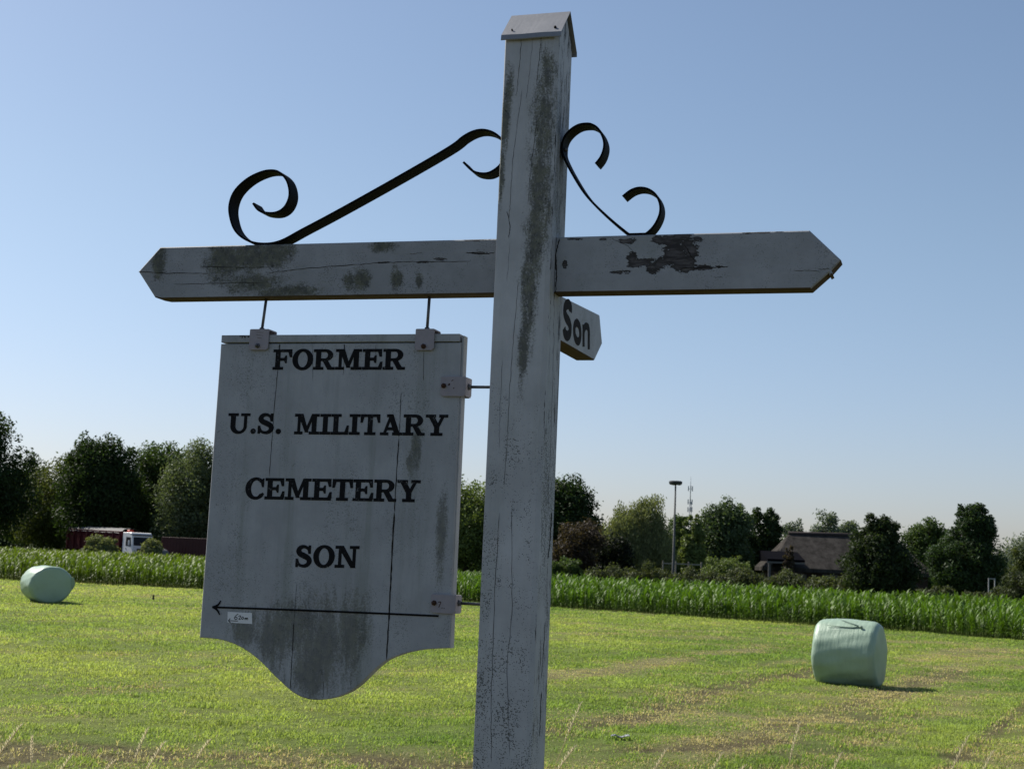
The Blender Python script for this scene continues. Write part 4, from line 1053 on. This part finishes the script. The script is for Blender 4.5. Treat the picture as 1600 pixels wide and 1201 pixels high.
# ------------------------------------------------------------------ lettering shapes
T = .215; SF = .095
def R_(x0, y0, x1, y1): return [(x0, y0), (x1, y0), (x1, y1), (x0, y1)]
def ringq(cx, cy, rx, ry, ix, iy, a0, a1, n=28, icx=None, icy=None):
    icx = cx if icx is None else icx; icy = cy if icy is None else icy; out = []
    A_ = [math.radians(a0+(a1-a0)*i/n) for i in range(n+1)]
    for a, b in zip(A_[:-1], A_[1:]):
        out.append([(cx+rx*math.cos(a), cy+ry*math.sin(a)), (cx+rx*math.cos(b), cy+ry*math.sin(b)), (icx+ix*math.cos(b), icy+iy*math.sin(b)), (icx+ix*math.cos(a), icy+iy*math.sin(a))])
    return out
def spl(P, W_, k=8):
    P = np.array(P, float); n = len(P); out = []; ww = []
    for i in range(n-1):
        p0, p1, p2, p3 = P[max(i-1, 0)], P[i], P[i+1], P[min(i+2, n-1)]
        for j in range(k):
            t_ = j/k; out.append(.5*((2*p1)+(-p0+p2)*t_+(2*p0-5*p1+4*p2-p3)*t_**2+(-p0+3*p1-3*p2+p3)*t_**3)); ww.append(W_[i]*(1-t_)+W_[i+1]*t_)
    out.append(P[-1]); ww.append(W_[-1]); out = np.array(out); tg = np.gradient(out, axis=0); tg /= np.linalg.norm(tg, axis=1)[:, None]+1e-9
    nr = np.stack([-tg[:, 1], tg[:, 0]], 1)*np.array(ww)[:, None]/2; a, b = out+nr, out-nr
    return [[tuple(a[i]), tuple(b[i]), tuple(b[i+1]), tuple(a[i+1])] for i in range(len(out)-1)]
def stem(x, y0=0, y1=1, w=T): return R_(x, y0, x+w, y1)
GL = {
 'F': (.98, [stem(.13), R_(0, 0, .52, SF), R_(0, 1-SF, .97, 1), [(.80, .92), (.97, .92), (.98, .64), (.90, .64)], R_(.34, .46, .64, .56), [(.57, .51), (.66, .34), (.70, .34), (.70, .68), (.66, .68)]]),
 'E': (1.0, [stem(.13), R_(0, 0, .97, SF), R_(0, 1-SF, .95, 1), [(.79, .92), (.95, .92), (.96, .66), (.88, .66)], [(.82, .08), (.99, .08), (1.0, .36), (.93, .36)], R_(.34, .46, .62, .56), [(.55, .51), (.64, .34), (.68, .34), (.68, .68), (.64, .68)]]),
 'O': (1.06, ringq(.53, .5, .53, .525, .29, .425, 0, 360, 44)),
 'C': (.98, ringq(.53, .5, .53, .525, .30, .43, 48, 318, 40, .55)+[[(.80, .86), (.92, .98), (.94, .98), (.94, .60), (.88, .60)], [(.76, .20), (.86, .10), (.96, .22), (.92, .27)]]),
 'R': (1.10, [stem(.13), R_(0, 0, .50, SF), R_(0, 1-SF, .60, 1), R_(.34, .44, .60, .53)]+ringq(.58, .72, .40, .28, .18, .19, -90, 90, 20)+[[(.45, .50), (.68, .50), (1.0, 0), (.76, 0)], R_(.78, 0, 1.10, SF*.95)]),
 'M': (1.34, [stem(.17, 0, 1, .11), R_(0, 0, .42, SF), R_(0, 1-SF, .36, 1), [(.17, 1), (.42, 1), (.74, .10), (.60, .10)], [(.58, .12), (.70, .12), (1.04, 1), (.94, 1)], stem(.96), R_(.82, 0, 1.34, SF), R_(.96, 1-SF, 1.32, 1)]),
 'I': (.54, [stem(.16), R_(0, 0, .54, SF), R_(0, 1-SF, .54, 1)]),
 'L': (.92, [stem(.13), R_(0, 1-SF, .50, 1), R_(0, 0, .90, SF), [(.74, .08), (.91, .08), (.92, .42), (.86, .42)]]),
 'T': (1.0, [stem(.39), R_(.22, 0, .78, SF), R_(0, 1-SF, 1.0, 1), [(0, .92), (.15, .92), (.07, .62), (-.01, .62)], [(1.0, .92), (.85, .92), (.93, .62), (1.01, .62)]]),
 'A': (1.16, [[(.14, 0), (.24, 0), (.58, .96), (.50, 1)], [(.40, 1), (.63, 1), (1.02, 0), (.78, 0)], R_(.26, .25, .80, .35), R_(0, 0, .40, SF), R_(.66, 0, 1.16, SF), R_(.34, 1-SF, .60, 1)]),
 'Y': (1.12, [stem(.46, 0, .48), R_(.28, 0, .86, SF), [(.10, 1), (.36, 1), (.67, .46), (.46, .40)], [(.86, 1), (.97, 1), (.67, .40), (.57, .45)], R_(0, 1-SF, .48, 1), R_(.70, 1-SF, 1.12, 1)]),
 'U': (1.12, [stem(.14, .32, 1), stem(.85, .32, 1, .11), R_(0, 1-SF, .50, 1), R_(.68, 1-SF, 1.12, 1)]+ringq(.55, .35, .41, .375, .245, .27, 180, 360, 24, .605)),
 'N': (1.18, [stem(.17, 0, 1, .11), stem(.90, 0, 1, .11), [(.12, 1), (.38, 1), (1.01, 0), (.82, 0)], R_(0, 0, .44, SF), R_(0, 1-SF, .32, 1), R_(.74, 1-SF, 1.18, 1)]),
 'S': (.88, spl([(.70, .70), (.64, .86), (.44, .96), (.24, .91), (.15, .76), (.23, .62), (.44, .52), (.65, .41), (.73, .26), (.63, .09), (.42, .03), (.20, .10), (.10, .30)], [.05, .08, .10, .16, .20, .21, .22, .21, .20, .15, .10, .08, .05])
       + [R_(.68, .64, .76, 1.0), R_(.04, 0, .12, .36)]),
 '.': (.30, [[(.15+.115*math.cos(6.2832*k/16), .10+.115*math.sin(6.2832*k/16)) for k in range(16)]]),
}
def text_mesh(txt, uv0, uv1, cap, put, thick=.0006):
    """letters along the line uv0 -> uv1, stretched to fill it; put(u, v, h) -> local point"""
    pieces = []; x = 0
    for ch in txt:
        if ch == ' ': x += .42; continue
        w, ps = GL[ch]; pieces += [[(x+p[0], p[1]) for p in q_] for q_ in ps]; x += w+.075
    x -= .075; mb = MB(); du, dv = (uv1[0]-uv0[0])/x, (uv1[1]-uv0[1])/x
    for i, ps in enumerate(pieces):
        ps = inset(ps, -.028); h = thick+.00002*(i % 17); n = len(ps)
        pts = [(uv0[0]+du*p[0], uv0[1]+dv*p[0]+cap*p[1]) for p in ps]
        vs = [put(u, v, h) for u, v in pts]+[put(u, v, -.0003) for u, v in pts]
        mb.add(vs, [tuple(range(n)), tuple(range(2*n-1, n-1, -1))]+[(k, (k+1) % n, n+(k+1) % n, n+k) for k in range(n)])
    return mb
# ------------------------------------------------------------------ "Son" on the rear arm
def son_text():
    x = .030; put = lambda w, v, h: (x+h, w, v)
    q0 = lambda a, b: onu(860+a/3.3333, 340+b/3.3333, x)[1:3]
    # S, o, n traced as stroke centre lines (columns/rows of an enlarged view)
    mb = MB()
    strokes = [([(104, 492), (104, 466), (92, 450), (78, 462), (74, 492), (82, 520), (96, 545), (103, 572), (100, 602), (88, 616), (75, 602), (71, 575)], .030),
               ([(137, 545), (126, 560), (124, 596), (131, 630), (143, 645), (153, 632), (155, 596), (149, 562), (137, 545)], .024),
               ([(172, 556), (172, 600), (172, 672)], .022), ([(172, 588), (182, 566), (194, 570), (199, 592), (199, 640), (199, 686)], .022)]
    for i, (s, w) in enumerate(strokes):
        P = [q0(*p) for p in s]
        for j, ps in enumerate(spl(P, [w]*len(P), 6)):
            h = .0006+.00003*(i*7+j % 7); vs = [put(a, b, h) for a, b in ps]+[put(a, b, -.0003) for a, b in ps]
            mb.add(vs, [(0, 1, 2, 3), (7, 6, 5, 4)]+[(k, (k+1) % 4, 4+(k+1) % 4, 4+k) for k in range(4)])
    mb.build('lettering', M_brown_letter, son)
son_text()

# ================================================================== the hanging sign
sign = empty('hanging_sign', 'white board lettered FORMER U.S. MILITARY CEMETERY SON hanging below the left arm', 'sign', LOC, RZ)
YF, YB = -.012, .021
z7 = lambda L: [(300+x/3.478, 800+y/3.478) for x, y in L]
z6 = lambda L: [(300+x/3.478, 500+y/3.478) for x, y in L]
def smooth2(P, k=4):
    P = np.array(P); n = len(P); out = []
    for i in range(n-1):
        p0, p1, p2, p3 = P[max(i-1, 0)], P[i], P[i+1], P[min(i+2, n-1)]
        for j in range(k):
            t_ = j/k; out.append(tuple(.5*((2*p1)+(-p0+p2)*t_+(2*p0-5*p1+4*p2-p3)*t_**2+(-p0+3*p1-3*p2+p3)*t_**3)))
    return out+[tuple(P[-1])]
bw = lambda x, y: onw(x, y, YF)[0:3:2]
bottom = smooth2([bw(*p) for p in z7([(40, 680), (130, 688), (200, 704), (270, 735), (340, 783), (400, 838), (440, 880), (480, 918), (520, 955), (560, 985), (600, 1005), (650, 1017), (710, 1018), (780, 1006), (850, 978), (910, 935), (960, 886), (1000, 848), (1060, 803), (1130, 775), (1200, 756), (1290, 743), (1402, 738)])])
def board():
    mb = MB(); poly = bottom+[(-.181, 2.575), (-.9055, 2.574)]
    mb.prism(poly, 'y', YF, YB, 0, .0022)
    for pts, w in ((z6([(478, 132), (470, 240), (445, 500), (420, 850)]), .0017), (z6([(657, 132), (656, 330)]), .0011), (z6([(828, 132), (823, 300)]), .0014), (z6([(1000, 132), (998, 190)]), .001), (z6([(478, 130), (474, 160)]), .004), (z6([(828, 130), (829, 160)]), .003),
                   (z6([(1260, 168), (1258, 330)]), .0013), (z6([(1137, 390), (1132, 520), (1125, 640)]), .0018), (z6([(1125, 640), (1112, 830), (1101, 1043)]), .0030), (z7([(1100, 0), (1085, 280), (1072, 545), (1057, 803)]), .0044),
                   (z7([(570, 380), (555, 600)]), .0008), (z7([(555, 600), (545, 760), (535, 960)]), .0022), (z7([(716, 920), (712, 1016)]), .0013)):
        ribbon(mb, [bw(*p) for p in pts], w, YF-.0007, 1, .0006)
    b = mb.build('board', [M_board, M_crack], sign)
    MB().box(-.9035, YF-.003, 2.5775, -.1855, YB-.001, 2.5985, 0, .0015).build('top_batten', M_board, sign)
    MB().prism([(-.1805, 1.775), (-.1725, 1.775), (-.1745, 2.594), (-.1805, 2.594)], 'y', YF+.0035, YB-.0005, 0, .001).build('edge_batten', M_board, sign)
    # faded marks on the batten
    mk = MB()
    for s in ([(258, 88), (290, 87)], [(274, 88), (272, 100)], [(284, 88), (288, 96), (294, 87)], [(300, 90), (312, 87), (306, 94)]):
        for ps in spl([onw(*p, YF-.003)[0:3:2] for p in z6(s)], [.0022]*len(s), 3):
            vs = [(a, YF-.0034, c) for a, c in ps]; mk.add(vs, [(0, 1, 2, 3)])
    mk.build('faded_mark', M_crack, sign)
board()
def put_board(u, v, h): return (u, YF-h, v)
for txt, L, Rr, cp in (('FORMER', (440, 267), (1154, 267), 105), ('U.S.', (195, 612), (484, 615), 104), ('MILITARY', (557, 617), (1385, 626), 106), ('CEMETERY', (290, 968), (1235, 986), 110)):
    (a, b), (c, d) = [bw(*p) for p in z6([L, Rr])]; cap = bw(*z6([(L[0], L[1]-cp)])[0])[1]-b
    text_mesh(txt, (a, b), (c, d), cap, put_board).build('lettering', M_letter, sign)
(a, b), (c, d) = [bw(*p) for p in z7([(560, 294), (902, 300)])]; cap = bw(*z7([(560, 294-113)])[0])[1]-b
text_mesh('SON', (a, b), (c, d), cap, put_board).build('lettering', M_letter, sign)
def flat_strokes(strokes, y, mat, name, parent, conv):
    mb = MB()
    for i, (s, w) in enumerate(strokes):
        P = [conv(*p) for p in s]; ws = w if hasattr(w, '__len__') else [w]*len(P)
        for j, ps in enumerate(spl(P, ws, 5)):
            h = .0001*(i % 5)+.00002*(j % 3)
            vs = [(a, y-h, c) for a, c in ps]+[(a, y+.0004, c) for a, c in ps]
            mb.add(vs, [(0, 1, 2, 3), (7, 6, 5, 4)]+[(k, (k+1) % 4, 4+(k+1) % 4, 4+k) for k in range(4)])
    return mb.build(name, mat, parent)
c7 = lambda x, y: bw(*z7([(x, y)])[0])
flat_strokes([([(112, 515), (500, 528), (1000, 548), (1341, 563)], .0052), ([(158, 479), (142, 503), (112, 515)], [.003, .006, .005]), ([(112, 514), (136, 528), (152, 556)], [.005, .006, .003])], YF-.0016, M_black, 'arrow', sign, c7)
def sticker():
    P = [c7(*p) for p in ((194, 540), (326, 546), (327, 606), (193, 598))]
    mb = MB(); vs = [(a, YF-.0006, c) for a, c in P]+[(a, YF+.0003, c) for a, c in P]
    mb.add(vs, [(0, 1, 2, 3), (7, 6, 5, 4)]+[(k, (k+1) % 4, 4+(k+1) % 4, 4+k) for k in range(4)])
    o = mb.build('sticker', simple('white_label', (.62, .63, .66), .5, .3, 0, .05, 40, 0), sign); o['label'] = 'small white label with handwritten 620 m and an arrow'
    w = .0019
    flat_strokes([([(252, 552), (238, 562), (231, 574), (238, 582), (246, 577), (243, 569), (234, 572)], w), ([(253, 565), (262, 561), (265, 567), (255, 580), (266, 581)], w), ([(275, 567), (270, 575), (275, 581), (281, 575), (277, 567)], w),
                  ([(288, 573), (289, 584)], w), ([(289, 577), (294, 573), (296, 584)], w), ([(296, 577), (302, 573), (304, 585)], w), ([(198, 588), (225, 589), (250, 590)], w), ([(209, 576), (203, 583), (198, 588)], w), ([(198, 588), (204, 594), (211, 600)], w)],
                 YF-.0008, M_black, 'handwriting', o, c7)
sticker()
def bracket(px0, px1, bolt, over, stain=False):
    """folded plate clamped over the board; over = 'top' or 'side'"""
    y0, y1 = YF-.0075, YF-.0045; u0, z1 = onw(*px0, y0)[0:3:2]; u1, z0 = onw(*px1, y0)[0:3:2]; c = .006
    mb = MB(); poly = [(u0+c, z0), (u1-c, z0), (u1, z0+c), (u1, z1-c*.4), (u1-c*.4, z1), (u0+c*.4, z1), (u0, z1-c*.4), (u0, z0+c)]
    mb.prism(poly, 'y', y0, y1, 0, .0007)
    if over == 'top':
        mb.box(u0+.001, y1+.0002, z1-.004, u1-.001, YB+.006, z1-.0005); mb.prism(poly, 'y', YB+.0062, YB+.0095, 0, .0007)
    else:
        mb.box(u1-.004, y1+.0002, z0+.001, u1-.0005, YB+.006, z1-.001); mb.prism(poly, 'y', YB+.0062, YB+.0095, 0, .0007)
    b = mb.build('bracket', M_plate, sign)
    u, z = onw(*bolt, y0)[0:3:2]; n = 6
    bm_ = MB(); bm_.tube([(u, y0+.001, z), (u, y0-.005, z)], [.0075, .0068], n); bm_.tube([(u, y0-.0051, z), (u, y0-.010, z)], [.0038, .0032], 8)
    bm_.build('bolt', M_rust if stain else M_steel, b)
    return b, (u0, u1, z0, z1)
def rod(p, q_, r_=.0042):
    mb = MB(); mb.tube([p, q_], r_, 10); P, Q_ = Vector(p), Vector(q_); d = (Q_-P).normalized()
    mb.tube([P-d*.001, P+d*.008], [.009, .007], 6)
    return mb.build('rod', M_steel, sign)
b1, e = bracket((390.5, 514), (418.5, 546.5), (402.6, 540), 'top'); zt = e[3]; u = onw(409.5, 511, .004)[0]; rod((u, .004, zt-.001), (onw(416, 467, .004)[0], .004, 2.704))
b2, e = bracket((649.5, 513.5), (677.5, 547), (662, 541), 'top', True); zt = e[3]; u = onw(667.5, 511, .004)[0]; rod((u, .004, zt-.001), (onw(671, 464, .004)[0], .004, 2.704))
b3, e = bracket((689, 588), (727, 619), (693.5, 602.5), 'side', True); zr = onw(740, 604.5, .004)[2]; rod((e[1]-.001, .004, zr), (-.0755, .004, zr))
b4, e = bracket((674, 927.5), (711, 959), (678.5, 941.5), 'side', True); zr = onw(730, 942.5, .004)[2]; rod((e[1]-.001, .004, zr), (-.0755, .004, zr))
# rust scuffs and a scrawl on the plates
cy = YF-.0075
for b_, strokes, cv in ((b3, [([(1392, 352), (1400, 346), (1396, 356)], .003), ([(1410, 330), (1420, 325)], .002), ([(1420, 372), (1425, 366)], .002)], lambda x, y: onw(*z6([(x, y)])[0], cy)[0:3:2]),
                        (b4, [([(1338, 488), (1352, 487), (1346, 504), (1341, 516)], .0022), ([(1356, 520), (1362, 518)], .0018), ([(1368, 522), (1372, 520)], .0018)], lambda x, y: onw(*z7([(x, y)])[0], cy)[0:3:2]),
                        (b1, [([(352, 66), (388, 68)], .0008), ([(350, 80), (386, 84)], .0008), ([(356, 96), (378, 98)], .0008)], lambda x, y: onw(*z6([(x, y)])[0], cy)[0:3:2])):
    flat_strokes(strokes, cy-.0003, M_rust, 'rust_mark', b_, cv)
